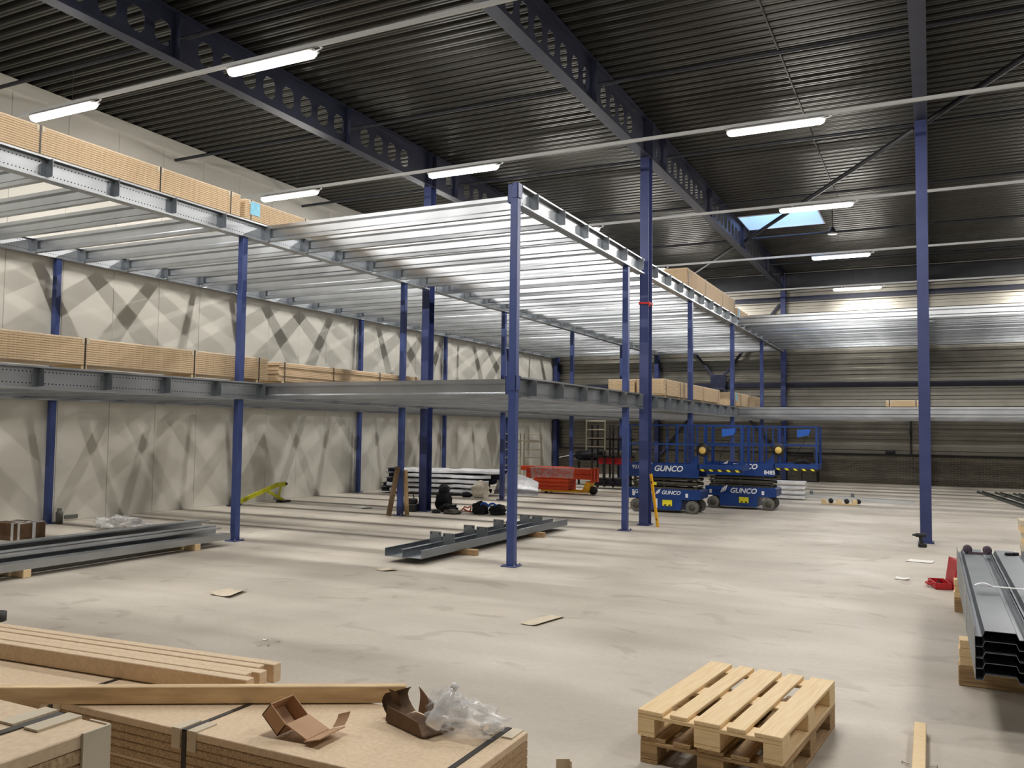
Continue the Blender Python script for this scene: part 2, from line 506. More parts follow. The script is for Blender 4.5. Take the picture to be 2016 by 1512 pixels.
# roof deck: steel troughs running across the hall, with an opening for the rooflight
SX0, SX1, SY0, SY1 = -4.95, -2.72, 24.5, 26.25
def roof_strip(mb, x0, x1, y0, y1):
    line, yy = [], y0
    while yy < y1 - 1e-6:
        line += [(yy, ZR), (yy + .035, ZR), (yy + .045, ZR + .018), (yy + .062, ZR + .018), (yy + .072, ZR), (yy + .107, ZR), (yy + .14, ZR + .10), (yy + .217, ZR + .10)]
        yy += .25
    line.append((y1, ZR))
    prof = [(y0, ZR + .16)] + line + [(y1, ZR + .16)]
    mb.prism(prof, x0, x1, 'x')
rb = MB()
roof_strip(rb, XL - .1, XR + .1, YF, SY0)
roof_strip(rb, XL - .1, SX0, SY0, SY1)
roof_strip(rb, SX1, XR + .1, SY0, SY1)
roof_strip(rb, XL - .1, XR + .1, SY1, YB + .25)
struct(rb.build('ceiling', 'roof'))

# rooflight: lined upstand and glazing
w1 = struct(thing('window_1', 'square rooflight showing blue dusk sky', 'rooflight', ((SX0 + SX1) / 2, (SY0 + SY1) / 2, ZR)))
del w1['category']; del w1['label']
hx, hy = (SX1 - SX0) / 2, (SY1 - SY0) / 2
MB().box(-hx, hx, hy - .04, hy - .002, -.02, .62).box(-hx, hx, -hy + .002, -hy + .04, -.02, .62).box(-hx + .002, -hx + .04, -hy + .04, hy - .04, -.02, .62).box(hx - .04, hx - .002, -hy + .04, hy - .04, -.02, .62).build('upstand', 'upstand', w1)
fr = MB().box(-hx, hx, -hy, -hy + .05, .56, .62).box(-hx, hx, hy - .05, hy, .56, .62).box(-hx, -hx + .05, -hy, hy, .56, .62).box(hx - .05, hx, -hy, hy, .56, .62)
fr.box(-.02, .02, -hy, hy, .57, .62).build('window_frame', 'white_steel', w1)
MB().box(-hx, -.02, -hy, hy, .60, .61).build('pane', 'glazing', w1)
MB().box(.02, hx, -hy, hy, .60, .61).build('pane', 'glazing', w1)

# ------------------------------------------------------------------ building frame
ORD = ['first', 'second', 'third', 'fourth', 'fifth', 'sixth', 'seventh']

def h_section(b, h, tf, tw):
    return [(-b / 2, -h / 2), (b / 2, -h / 2), (b / 2, -h / 2 + tf), (tw / 2, -h / 2 + tf), (tw / 2, h / 2 - tf), (b / 2, h / 2 - tf),
            (b / 2, h / 2), (-b / 2, h / 2), (-b / 2, h / 2 - tf), (-tw / 2, h / 2 - tf), (-tw / 2, -h / 2 + tf), (-b / 2, -h / 2 + tf)]

ZC = 7.265
def building_column(x, y, label, h=ZC):
    t = thing('building_column', label, 'column', (x, y, 0), 0, 'steel columns of the hall')
    MB().prism(h_section(.18, .235, .012, .008), .02, h, 'z').build('shaft', 'blue_frame', t)
    MB().box(-.12, .12, -.15, .15, 0, .02).build('base_plate', 'blue_frame', t)
    return t

building_column(BCX[0], COLY, 'thick blue H-section hall column in the middle of the mezzanine')
b1 = building_column(BCX[1], COLY, 'tall blue H-section hall column with a red strap round it')
rs = MB()
for a, b in (((-.1, -.13), (.1, -.13)), ((.1, -.13), (.1, .13)), ((.1, .13), (-.1, .13)), ((-.1, .13), (-.1, -.13))):
    rs.bar((a[0], a[1], 4.36), (b[0], b[1], 4.34), .012, .035)
rs.bar((.1, -.13, 4.34), (.13, -.15, 4.27), .012, .03)
rs.build('red_strap', 'red_strap', b1)['label'] = 'red strap tied round the column'
building_column(BCX[2], COLY, 'tall blue H-section hall column standing free on the right')
for x, w in ((-14.55, 'in the left back corner'), (-10.06, 'third from the right'), (-5.06, 'second from the right'), (-0.12, 'behind the free standing column')):
    building_column(x, YB - .21, 'dark blue column against the ribbed back wall, ' + w, 7.9)

def castellated(x, label):
    t = thing('castellated_beam', label, 'beam', (x, 0, ZC), 0, 'castellated roof beams')
    ya, yb = YF + .05, YB - .1
    MB().box(-.105, .105, ya, yb, 0, .016).build('lower_flange', 'roof_steel', t)
    MB().box(-.105, .105, ya, yb, .735, .75).build('upper_flange', 'roof_steel', t)
    ties = [0.6, 4.75, 8.9, 13.06, 17.22, 21.4, 25.65, 29.9]
    hp = .475
    holes = [q + .59 + hp * k for q in [-3.55] + ties for k in range(8)]
    holes = [q for q in holes if ya + .4 < q < yb - .3 and abs(q - COLY) > .6]
    web = MB(); T = .005
    hw, z0, z1, zc = hp / 2, .016, .735, .36
    oct_ = [(.15, .09), (.075, .18), (-.075, .18), (-.15, .09), (-.15, -.09), (-.075, -.18), (.075, -.18), (.15, -.09)]
    def cell(yc):
        vs = []
        for sx in (-T, T):
            vs += [(sx, yc + a, zc + b) for a, b in oct_]
            vs += [(sx, yc + hw, zc + .09), (sx, yc + hw, z1), (sx, yc + .075, z1), (sx, yc - .075, z1), (sx, yc - hw, z1), (sx, yc - hw, zc + .09),
                   (sx, yc - hw, zc - .09), (sx, yc - hw, z0), (sx, yc - .075, z0), (sx, yc + .075, z0), (sx, yc + hw, z0), (sx, yc + hw, zc - .09)]
        f = [(0, 8, 9, 10, 1), (1, 10, 11, 2), (2, 11, 12, 13, 3), (3, 13, 14, 4), (4, 14, 15, 16, 5), (5, 16, 17, 6), (6, 17, 18, 19, 7), (7, 19, 8, 0)]
        fs = f + [tuple(i + 20 for i in q)[::-1] for q in f] + [(i, (i + 1) % 8, 20 + (i + 1) % 8, 20 + i) for i in range(8)]
        web.add(vs, fs)
    cur = ya
    for q in holes:
        if q - hw > cur + 1e-4: web.box(-T, T, cur, q - hw, z0, z1)
        cell(q); cur = q + hw
    web.box(-T, T, cur, yb, z0, z1)
    web.build('web', 'roof_steel', t)
    st = MB().box(-.1, .1, -.006, .006, .016, .735).mesh('stiffener', M['roof_steel'])
    for q in ties + [COLY - .1, COLY + .1]: link('stiffener', st, t, (0, q, 0))
    return t
castellated(BCX[0], 'dark blue castellated roof beam nearest the left wall')
castellated(BCX[1], 'dark blue castellated roof beam over the strapped column and rooflight edge')
castellated(BCX[2], 'dark blue castellated roof beam above the free standing right column')

for k, yy in enumerate([29.9, 25.65, 21.4, 17.22, 13.06, 8.9]):
    for a, b, w in ((XL + .02, BCX[0] - .11, 'beside the left wall'), (BCX[0] + .11, BCX[1] - .11, 'in the middle roof bay'), (BCX[1] + .11, BCX[2] - .11, 'in the rooflight bay'), (BCX[2] + .11, XR, 'beside the right wall')):
        o = MB().tube((0, 0, 0), (b - a, 0, 0), .032, 10).build('roof_tie', 'tie_steel', None, (a, yy, 7.60))
        tag(o, f'dark steel tie tube, {ORD[k]} from the back wall, {w}', 'tie', 'roof tie tubes')
for p, q, w in (((BCX[2] - .1, 17.3, 7.55), (BCX[1] + .12, 25.6, 7.55), 'crossing below the rooflight'),
                ((BCX[1] - .12, 25.9, 7.55), (-7.9, 30.6, 7.55), 'behind the middle castellated beam'),
                ((BCX[2] + .1, 17.0, 7.55), (4.6, 8.9, 7.55), 'right of the free standing column')):
    o = MB().tube((0, 0, 0), Vector(q) - Vector(p), .052, 10).build('roof_brace', 'tie_steel', None, p)
    tag(o, 'slanting dark roof brace ' + w, 'brace', 'roof braces')

# back wall steelwork
for z, w in ((3.66, 'at the height of the lower packs'), (6.98, 'high up near the roof')):
    o = MB().box(XL + .3, XR, YB - .13, YB - .03, z - .09, z + .09).build('wall_rail', 'roof_steel')
    tag(o, 'dark horizontal steel rail on the back wall ' + w, 'rail', 'back wall rails')
o = MB().prism([(-.1, 0), (.1, 0), (.1, .015), (.006, .015), (.006, .60), (.1, .60), (.1, .615), (-.1, .615), (-.1, .60), (-.006, .60), (-.006, .015), (-.1, .015)], XL + .1, XR, 'x').build('edge_beam', 'tie_steel', None, (0, YB - .22, ZC + .05))
tag(o, 'dark edge beam running along the top of the back wall', 'beam')
t = thing('cross_bracing', 'dark blue cross bracing with a square gusset on the back wall', 'brace', (-7.55, YB - .20, 3.79))
for dx, dz in ((-2.36, 3.0), (2.36, 3.0), (-2.36, -2.9), (2.36, -2.9)):
    MB().bar((dx * .09, 0, dz * .09), (dx, 0, dz), .09).build('brace_arm', 'roof_steel', t)
MB().prism([(-.3, -.14), (-.2, -.3), (.2, -.3), (.3, -.14), (.3, .3), (-.3, .3)], -.05, .05, 'y').build('gusset', 'navy', t)

# small conduit below the roof deck and camera by the rooflight
o = MB().box(-.012, .012, 0, 14, -.02, .0).build('cable_conduit', 'scissor', None, (-2.14, 9.5, ZR - .002))
tag(o, 'thin grey conduit fixed along the roof deck left of the free standing column', 'conduit')
t = thing('pendant_sensor', 'small dark pendant sensor with white dish beside the rooflight', 'sensor', (-2.35, 24.35, 7.45))
MB().tube((0, 0, 0), (0, 0, .58), .012, 6).build('rod', 'black', t)
MB().lathe([(.03, .0), (.10, -.14), (.10, -.17)], 14).build('shade', 'black', t)
MB().lathe([(.02, -.17), (.12, -.185), (.13, -.2), (.02, -.21)], 14).build('dish', 'white_steel', t)

# ------------------------------------------------------------------ lighting rails and lamps
hous = MB().bbox(-.79, .79, -.08, .08, 0, .045, .02).mesh('housing', M['lamp_body'])
def diffuser_mesh():
    mb = MB(); n = 10; L, R = .78, .075
    prof = [(math.cos(math.pi * i / n) * R, -math.sin(math.pi * i / n) * R * .95) for i in range(n + 1)]
    rings = [(-L, .25), (-L + .02, .7), (-L + .07, 1), (L - .07, 1), (L - .02, .7), (L, .25)]
    vs = [(x, a * k, b * k) for x, k in rings for a, b in prof]
    m = n + 1
    fs = [(k * m + i, k * m + i + 1, (k + 1) * m + i + 1, (k + 1) * m + i) for k in range(len(rings) - 1) for i in range(n)]
    fs += [tuple(range(m))[::-1], tuple(range((len(rings) - 1) * m, len(rings) * m))]
    fs += [(k * m, (k + 1) * m, (k + 1) * m + n, k * m + n) for k in range(len(rings) - 1)]
    return mb.add(vs, fs, None, True).mesh('diffuser', M['diffuser'])
diff = diffuser_mesh()
side_light = bpy.data.lights.new('tube_light', 'AREA')
side_light.shape = 'RECTANGLE'; side_light.size = 1.5; side_light.size_y = .06
side_light.energy = LAMP_WATTS; side_light.color = LAMP_COLOR[:3]; side_light.spread = math.radians(150)
hook = MB().box(-.012, .012, -.03, .03, .045, .075).mesh('hook', M['screw'])
cabl = MB().path([(.79, 0, .02), (.86, 0, .03), (.88, .01, .05), (.84, .01, .062)], .008).mesh('cable', M['white_print'])
nrow = len(LAMP_ROWS)
for k, yy in enumerate(LAMP_ROWS):
    r = ORD[nrow - 1 - k]
    rail = thing('lighting_rail', f'slim pale lighting rail across the hall, {r} from the back wall', 'rail', (XL + .03, yy, 6.95), 0, 'lighting rails')
    MB().box(0, XR - XL - .06, -.022, .022, 0, .055).build('channel', 'white_steel', rail)
    rod = MB().tube((0, 0, .055), (0, 0, ZR - 6.95 - .005), .003, 6).mesh('hanger_rod', M['scissor'])
    for i in range(5): link('hanger_rod', rod, rail, (2.4 + i * 5.0, 0, 0))
    for j, xx in enumerate(LAMP_XS):
        pos = ['nearest the left wall', 'second from the left wall', 'third from the left wall', 'nearest the right wall'][j]
        t = thing('tube_lamp', f'lit white tube lamp on the {r} rail from the back, {pos}', 'lamp', (xx, yy, 6.875), 0, 'tube lamps under the roof')
        link('housing', hous, t); link('diffuser', diff, t)
        link('tube_light', side_light, t, (0, -.058, -.054), (-math.radians(46), 0, 0))
        link('tube_light', side_light, t, (0, .058, -.054), (math.radians(46), 0, 0))
        link('hook', hook, t, (-.5, 0, 0)); link('hook', hook, t, (.5, 0, 0)); link('cable', cabl, t)

# ------------------------------------------------------------------ mezzanine: columns, beams, joists
ROWN = ['right', 'middle', 'left wall']
plate = MB().bbox(-.11, .11, -.11, .11, 0, .016, .003).mesh('base_plate', M['blue'])
bolt = MB().tube((0, 0, .016), (0, 0, .04), .010, 6).mesh('anchor_bolt', M['screw'])
lo_sh = MB().bbox(-.055, .055, -.055, .055, .016, ZL - BD, .008).mesh('shaft', M['blue'])
hi_sh = MB().bbox(-.055, .055, -.055, .055, ZL, ZU - BD, .008).mesh('shaft', M['blue'])
full_sh = MB().bbox(-.055, .055, -.055, .055, .016, ZU - .02, .008).mesh('shaft', M['blue'])

def mezz_column(x, y, label, corner=False):
    t = thing('mezzanine_column', label, 'column', (x, y, 0), 0, 'blue mezzanine columns')
    link('base_plate', plate, t)
    for a in (-.085, .085):
        for b in (-.085, .085): link('anchor_bolt', bolt, t, (a, b, 0))
    if corner:
        link('shaft', full_sh, t)
        for z in (ZU, ZL):
            MB().box(-.115, -.057, -.02, -.012, z - .24, z + .01).box(-.115, -.108, -.02, .40, z - .24, z + .01).box(-.115, -.057, .03, .038, z - .24, z + .01).build('bracket', 'blue', t)
            MB().box(-.02, .075, -.068, -.057, z - .19, z + .012).box(.057, .068, -.068, .065, z - .19, z + .012).build('bracket', 'blue', t)
    else:
        link('shaft', lo_sh, t); link('shaft', hi_sh, t)
    return t

mezz_column(ROW[0], Y0, 'blue mezzanine corner column with bracket head, nearest the camera', True)
for r in range(3):
    for i in range(-1, 5):
        if r == 0 and i < 1: continue
        n = ORD[i] if r == 0 else ORD[i + 1]
        mezz_column(ROW[r], Y0 + DY * i, f'square blue mezzanine column, {n} from the front in the {ROWN[r]} row')
for i in (3.11, 4):
    for x, w in ((XRIGHT[0], 'in line with the free standing hall column'), (XRIGHT[1], 'under the far right deck edge')):
        mezz_column(x, Y0 + DY * i, f'square blue mezzanine column {w}, ' + ('front one' if i < 4 else 'rear one'))

FW = .075
def channel(s):
    return [(s * FW, BD - .022), (s * FW, BD), (s * .006, BD), (s * .006, 0), (s * FW, 0), (s * FW, .022)]
def cleat_mesh(s):
    mb = MB()
    pts = [(.008, .035), (.128, .035), (.135, .042), (.135, .262), (.008, .262)]
    mb.prism([(s * a, b) for a, b in pts], -.009, -.003, 'y')
    mb.prism([(-.085, .05), (-.003, .03), (-.003, .25), (-.085, .20)], s * .008, s * .014, 'x')
    return mb.mesh('cleat', M['galv_dull'])
cl_r, cl_l = cleat_mesh(1), cleat_mesh(-1)
JY = [10.80 + .98 * k for k in range(-5, 24)]

def beam(x, ya, yb, z, label, right=(), left=()):
    t = thing('primary_beam', label, 'beam', (x, ya, z - BD), 0, 'perforated primary beams')
    L = yb - ya
    for s in (1, -1):
        MB().sheet(channel(s), .006, 0, L, 'y').build('channel', 'galv_beam', t)
    for yy in right:
        if ya + .1 < yy < yb - .05: link('cleat', cl_r, t, (0, yy - ya, 0))
    for yy in left:
        if ya + .1 < yy < yb - .05: link('cleat', cl_l, t, (0, yy - ya, 0))
    return t

for z, lv in ((ZU, 'upper'), (ZL, 'lower')):
    beam(ROW[0], 10.40, 15.95, z, f'galvanised {lv} deck edge beam with cleats from the corner column to the strapped column', JY, [q for q in JY if q > 10.5])
    beam(ROW[0], 16.35, 33.62, z, f'galvanised {lv} deck edge beam with cleats behind the strapped column', JY, JY)
    beam(ROW[1], 5.45, 15.95, z, f'galvanised {lv} deck beam over the front of the middle column row', JY, JY)
    beam(ROW[1], 16.35, 33.62, z, f'galvanised {lv} deck beam over the rear of the middle column row', JY, JY)
    beam(ROW[2], 5.45, 33.62, z, f'galvanised {lv} deck beam running along the left wall', JY)
    beam(XRIGHT[0], 24.80, 33.62, z, f'galvanised {lv} deck beam behind the free standing hall column')
    beam(XRIGHT[1], 24.80, 33.62, z, f'galvanised {lv} deck beam at the far right')

JD = .262
def nth(k):
    ones = ['', 'first', 'second', 'third', 'fourth', 'fifth', 'sixth', 'seventh', 'eighth', 'ninth', 'tenth', 'eleventh', 'twelfth', 'thirteenth', 'fourteenth', 'fifteenth', 'sixteenth', 'seventeenth', 'eighteenth', 'nineteenth', 'twentieth']
    return ones[k] if k <= 20 else 'twenty-' + ones[k - 20]
sig = [(.068, JD - .018), (.068, JD), (0, JD), (0, JD - .05), (.034, JD - .078), (.034, .078), (0, .05), (0, 0), (.068, 0), (.068, .018)]
def joist_mesh(L):
    return MB().sheet(sig, .005, 0, L, 'x').mesh('joist', M['galv'])
bays = [(ROW[2] + .082, ROW[1] - .082, 'left wall', 'by the left wall', JY),
        (ROW[1] + .082, ROW[0] - .082, 'middle', 'behind the corner column', [q for q in JY if q > 10.5])]
RY = [24.96 + .98 * k for k in range(9)]
bays += [(ROW[0] + .082, XRIGHT[0] - .082, 'right', 'left of the free standing hall column', RY),
         (XRIGHT[0] + .082, XRIGHT[1] - .082, 'far right', 'right of the free standing hall column', RY)]
for a, b, bn, where, ys in bays:
    for z, lv in ((ZU, 'upper'), (ZL, 'lower')):
        x0, x1 = a, b
        jm = joist_mesh(x1 - x0)
        for k, yy in enumerate(ys):
            front = k == 0 and bn != 'left wall'
            if bn == 'middle' and k == 0:
                me = joist_mesh(x1 - x0 - .05)
            else: me = jm
            o = link('deck_joist', me, None, (x0, yy, z - JD - .003))
            if front: tag(o, f'galvanised front edge joist of the {lv} deck {where}', 'joist', f'front joists of the decks')
            else: tag(o, f'joist of the {lv} deck {where}, {nth(k + 1)} from the front', 'joist', f'{lv} {bn} deck joists')

# ------------------------------------------------------------------ packs of particle board
BT = .030
def board_pack(label, x0, x1, y0, y1, zb, n, along, straps, near=False, bear=.07, note=None, jag=0.0, seed=0, group='strapped packs of particle board'):
    """x/y extents, underside height of bearers, number of boards, strap positions measured along the pack"""
    rnd = random.Random(seed)
    t = thing('board_pack', label, 'board pack', ((x0 + x1) / 2, (y0 + y1) / 2, zb), 0, group)
    hx, hy = (x1 - x0) / 2, (y1 - y0) / 2
    zt = bear + n * BT
    g, c_ = (.0009, .0025) if near else (.0006, .0065)
    body = MB().bbox(-hx, hx, -hy, hy, g, BT - g, c_).mesh('board', M['chip_edge' if near else 'chip'])
    top = MB().bbox(-hx, hx, -hy, hy, g, BT - .0003, c_).mesh('board', M['chip_top'])
    for k in range(n):
        o = link('board', top if k == n - 1 else body, t, (rnd.uniform(-jag, jag), rnd.uniform(-jag, jag), bear + k * BT))
    e = .003 + jag
    for sp in straps:
        if along == 'y':
            c = y0 + sp - (y0 + y1) / 2
            MB().box(-hx - e, hx + e, c - .011, c + .011, zt, zt + .003).box(-hx - e, hx + e, c - .011, c + .011, -.0 + .001, .004).box(hx + e - .003, hx + e, c - .011, c + .011, .001, zt + .003).box(-hx - e, -hx - e + .003, c - .011, c + .011, .001, zt + .003).build('strap', 'strap', t)
            for s in (-1, 1):
                for d in (-.055, .02):
                    MB().box(min(s * hx, s * (hx - .09)), max(s * hx, s * (hx - .09)), c + d, c + d + .035, zt, zt + .004).box(min(s * hx, s * (hx + .004)), max(s * hx, s * (hx + .004)), c + d, c + d + .035, zt - .07, zt + .004).build('corner_guard', 'card_pale', t)
            if bear > .02: MB().bbox(-hx + .01, hx - .01, c - .04, c + .04, 0.001, bear, .004).build('bearer', 'timber', t)
        else:
            c = x0 + sp - (x0 + x1) / 2
            MB().box(c - .011, c + .011, -hy - e, hy + e, zt, zt + .003).box(c - .011, c + .011, -hy - e, hy + e, .001, .004).box(c - .011, c + .011, hy + e - .003, hy + e, .001, zt + .003).box(c - .011, c + .011, -hy - e, -hy - e + .003, .001, zt + .003).build('strap', 'strap', t)
            for s in (-1, 1):
                for d in (-.062, .018):
                    MB().box(c + d, c + d + .044, min(s * hy, s * (hy - .10)), max(s * hy, s * (hy - .10)), zt, zt + .005).box(c + d, c + d + .044, min(s * hy, s * (hy + .004)), max(s * hy, s * (hy + .004)), zt - .07, zt + .005).build('corner_guard', 'card_pale', t)
            if bear > .02: MB().bbox(c - .04, c + .04, -hy + .01, hy - .01, 0.001, bear, .004).build('bearer', 'timber', t)
    if note is not None:
        yy = y0 + note - (y0 + y1) / 2
        MB().box(hx + .004, hx + .008, yy, yy + .22, zt - .24, zt - .02).build('delivery_note', 'label', t)['label'] = 'pale blue delivery note'
    return t

SP = (.14, 1.5, 3.38, 4.78)
def deck_pack(label, x1, y0, z, n, note=None, L=5.0, seed=0, W=.62, st=SP, jag=.0):
    return board_pack(label, x1 - W, x1, y0, y0 + L, z + .002, n, 'y', [q for q in st if q < L], note=note, seed=seed, jag=jag)
deck_pack('long strapped pack of boards on the upper deck, front one on the left', -10.12, 5.35, ZU, 12, seed=1)
deck_pack('board pack with pale blue note on the upper deck beside the left lamp', -10.12, 10.45, ZU, 11, note=.12, seed=2)
deck_pack('long strapped pack of boards on the lower deck, front one on the left', -10.14, 6.12, ZL, 12, seed=3)
deck_pack('uneven strapped pack of boards on the lower deck behind the second middle column', -10.14, 11.38, ZL, 11, L=4.5, seed=4, jag=.014, st=(.14, 1.5, 3.0, 4.36))
deck_pack('tall strapped pack of boards on the upper deck right of the strapped column', -5.22, 20.0, ZU, 17, L=5.6, seed=5, st=(.14, 1.9, 3.9, 5.46))
deck_pack('board pack with note on the upper deck nearest the back wall', -5.22, 25.9, ZU, 11, note=.12, seed=6)
deck_pack('strapped pack of boards on the lower deck right behind the strapped column', -5.24, 18.1, ZL, 12, L=5.5, seed=7, st=(.2, 1.4, 1.75, 3.6, 5.3))
deck_pack('pack of boards on the lower deck, left neighbour behind the strapped column', -5.92, 18.15, ZL, 12, L=5.4, seed=8)
deck_pack('board pack with note on the lower deck above the far lift', -5.24, 25.6, ZL, 13, note=.12, seed=9, L=4.6, st=(.14, .9, 2.2, 4.45))
board_pack('short board pack on the lower right deck beside the free standing column', -1.18, -.24, 26.9, 27.5, ZL + .002, 6, 'x', (.1, .8), seed=10)

# foreground packs
board_pack('low pack of boards carrying the strapped pack in the foreground', -4.05, -1.04, 2.44, 3.02, 0.001, 15, 'x', (.3, 1.5, 2.7), near=True, bear=.08, seed=11)
board_pack('strapped pack of boards in the foreground under the open carton', -4.40, -1.38, 2.37, 2.965, .534, 5, 'x', (1.12, 1.88, 2.94, .12), near=True, bear=.015, seed=12)
board_pack('lower board pack at the bottom left corner', -3.70, -1.60, .66, 1.27, .001, 18, 'x', (.3, 1.8), near=True, bear=.05, seed=13)
bp = board_pack('upper board pack at the bottom left corner, nearest the camera', -3.66, -1.58, .67, 1.277, .595, 18, 'x', (.3, 1.93), near=True, bear=.065, seed=14)
MB().box(1.04 - .001, 1.04 + .006, .24, .306, .13, .607).box(.98, 1.04, .3035, .309, .13, .607).build('edge_guard', 'card_pale', bp)['label'] = 'cardboard edge guard on the corner'

# ------------------------------------------------------------------ foreground timber and litter
ang = math.atan2(.128, 1.75)
ex, ey = -2.64, 2.885
for k in range(5):
    L = 2.25 + (0.02, -.01, .03, .0, -.025)[k]
    off = (k - 2) * .0545
    dx = (.05, -.01, .03, -.03, .02)[k]
    cx, cy = ex - math.sin(ang) * off + dx * math.cos(ang), ey + math.cos(ang) * off
    o = MB().bbox(-L, 0, -.0262, .0262, 0, .076 + (0, .001, 0, .002, .006)[k], .003).build('board_strip', 'chip_top', None, (cx, cy, .7015 if k else .7016), (0, 0, ang))
    tag(o, ['board strip lying nearest the camera in the bundle of five', 'second board strip of the bundle on the foreground pack', 'middle board strip of the bundle of five on the pack',
            'fourth board strip of the bundle on the foreground pack', 'board strip at the far edge of the bundle of five'][k], 'strip', 'sawn board strips')
a2 = math.atan2(.80, 1.43)
o = MB().bbox(-2.3, 0, 0, .045, 0, .068, .003).build('timber_batten', 'timber_dirty', None, (-1.965, 3.02, .7025), (0, 0, a2))
tag(o, 'long rough timber batten lying diagonally across the foreground pack', 'batten')
o = MB().lathe([(.035, 0), (.055, .001), (.055, .048), (.035, .049)], 18).build('tape_roll', 'black', None, (-4.50, 2.905, .781))
tag(o, 'black tape roll on the board strips at the left edge', 'tape')

# open carton lying on its edge with a flap folded out
t = thing('open_carton', 'small open brown carton tipped over on the foreground pack', 'carton', (-2.166, 2.474, .7035))
E1, E3, th, d = Vector((.075, 0, -.066)), Vector((-.66, 0, -.75)) * .062, .0035, .127
def slab(a, b, y0, y1, n):
    a, b, n = Vector(a), Vector(b), Vector(n).normalized() * th
    return [(p.x, p.z) for p in (a, b, b + n, a + n)], y0, y1, 'y'
O_, D_ = Vector((0, 0, .001)), Vector((0, 0, .001)) - E3
L_, A_ = O_ - E1, O_ - E1 - E3
MB().prism(*slab(O_, L_, 0, d, -E3)).prism(*slab(O_, D_, 0, d, -E1)).prism(*slab(L_, A_, 0, d, E1)).build('body', 'card', t)
for y0 in (0, d - th):
    MB().prism([(p.x, p.z) for p in (O_, D_, A_, L_)], y0, y0 + th, 'y').build('side_wall', 'card', t)
MB().prism([(D_.x, D_.z), (D_.x + .003, D_.z + .003), (.138, .012), (.136, .008)], .0, d, 'y').build('flap', 'card', t)
MB().prism([(.137, .006), (.137, .010), (.205, .030), (.206, .026)], -.015, d + .005, 'y').build('flap', 'card', t)
crumple(6, 6, lambda u, v: (.15 + .055 * u, d + .004 + .035 * math.sin(v * 1.4), .016 + .02 * u + .04 * v), .002, 9, 3).build('torn_flap', 'card', t)

# torn carton with clear film and a bottle
t = thing('torn_carton', 'torn dark carton lying beside the clear film', 'carton', (-1.775, 2.825, .703), math.radians(-22))
MB().prism([(-.12, 0), (.13, 0), (.13, .005), (-.12, .005)], -.07, .07, 'y').prism([(-.12, .0), (.12, .0), (.09, .05), (-.11, .06)], -.074, -.070, 'y').build('body', 'card_dark', t)
crumple(8, 5, lambda u, v: (-.125 - .05 * math.sin(v * 2.6), -.06 + .13 * u, .005 + .09 * v), .006, 9, 5).build('flap', 'card_dark', t)
crumple(6, 5, lambda u, v: (-.10 + .10 * u, .065 + .01 * math.sin(v * 3), .01 + .10 * v * (1 - .4 * u)), .006, 11, 8).build('torn_flap', 'card', t)
crumple(5, 4, lambda u, v: (-.15 + .06 * u, -.02 - .02 * v, .05 + .06 * v), .004, 11, 4).build('torn_flap', 'card_dark', t)
t = thing('clear_bottle', 'clear plastic bottle leaning in the crumpled film', 'bottle', (-1.665, 2.735, .738), 0)
t.rotation_euler = (math.radians(-38), math.radians(16), 0)
MB().lathe([(.022, -.0), (.031, .006), (.032, .05), (.029, .06), (.032, .07), (.032, .105), (.016, .14), (.013, .15), (.013, .16)], 18).build('body', 'pet', t)
MB().lathe([(.015, .158), (.016, .16), (.016, .178), (.012, .18)], 14).build('cap', 'pet', t)
o = blob(.145, .10, .06, .5, 3.0, 5.2, 24, floor=-.042).build('plastic_film', 'film', None, (-1.59, 2.85, .746))
tag(o, 'crumpled clear plastic film around the bottle on the foreground pack', 'film')
o = blob(.08, .06, .075, .5, 3.0, 2.2, 20, floor=-.05).build('plastic_film', 'film', None, (-1.70, 2.905, .755))
tag(o, 'tall tuft of clear film behind the torn carton', 'film')

# ------------------------------------------------------------------ pallets
def pallet(label, loc, rz, m, seed, group='stacked euro pallets'):
    rnd = random.Random(seed)
    t = thing('euro_pallet', label, 'pallet', loc, rz, group)
    widths = [(-.40, .145), (-.209, .10), (-.0725, .145), (.109, .10), (.255, .145)]
    for x, w in widths:
        L = 1.2 + rnd.uniform(-.006, .006)
        MB().bbox(-L / 2, L / 2, -w / 2, w / 2, 0, .021, .003).build('deck_board', m, t, (x + w / 2, 0, .122), (0, 0, math.pi / 2 + rnd.uniform(-.004, .004)))
    for yy in (-.5275, 0, .5275):
        MB().bbox(-.4, .4, -.0725, .0725, 0, .0215, .003).build('stringer_board', m, t, (0, yy, .1))
        for x, w in ((-.35, .10), (0, .145), (.35, .10)):
            MB().bbox(-w / 2, w / 2, -.0725, .0725, 0, .078, .003).build('block', m, t, (x, yy, .022))
    for x, w in ((-.35, .10), (0, .145), (.35, .10)):
        MB().bbox(-.6, .6, -w / 2, w / 2, 0, .0215, .003).build('bottom_board', m, t, (x, 0, 0), (0, 0, math.pi / 2))
    return t
pallet('weathered euro pallet at the bottom of the stack of two', (-1.020, 5.215, 0.001), math.radians(-5.6), 'timber_old', 1)
pallet('clean yellow euro pallet on top of the stack of two', (-1.026, 5.204, .146), math.radians(-6.5), 'timber', 2)

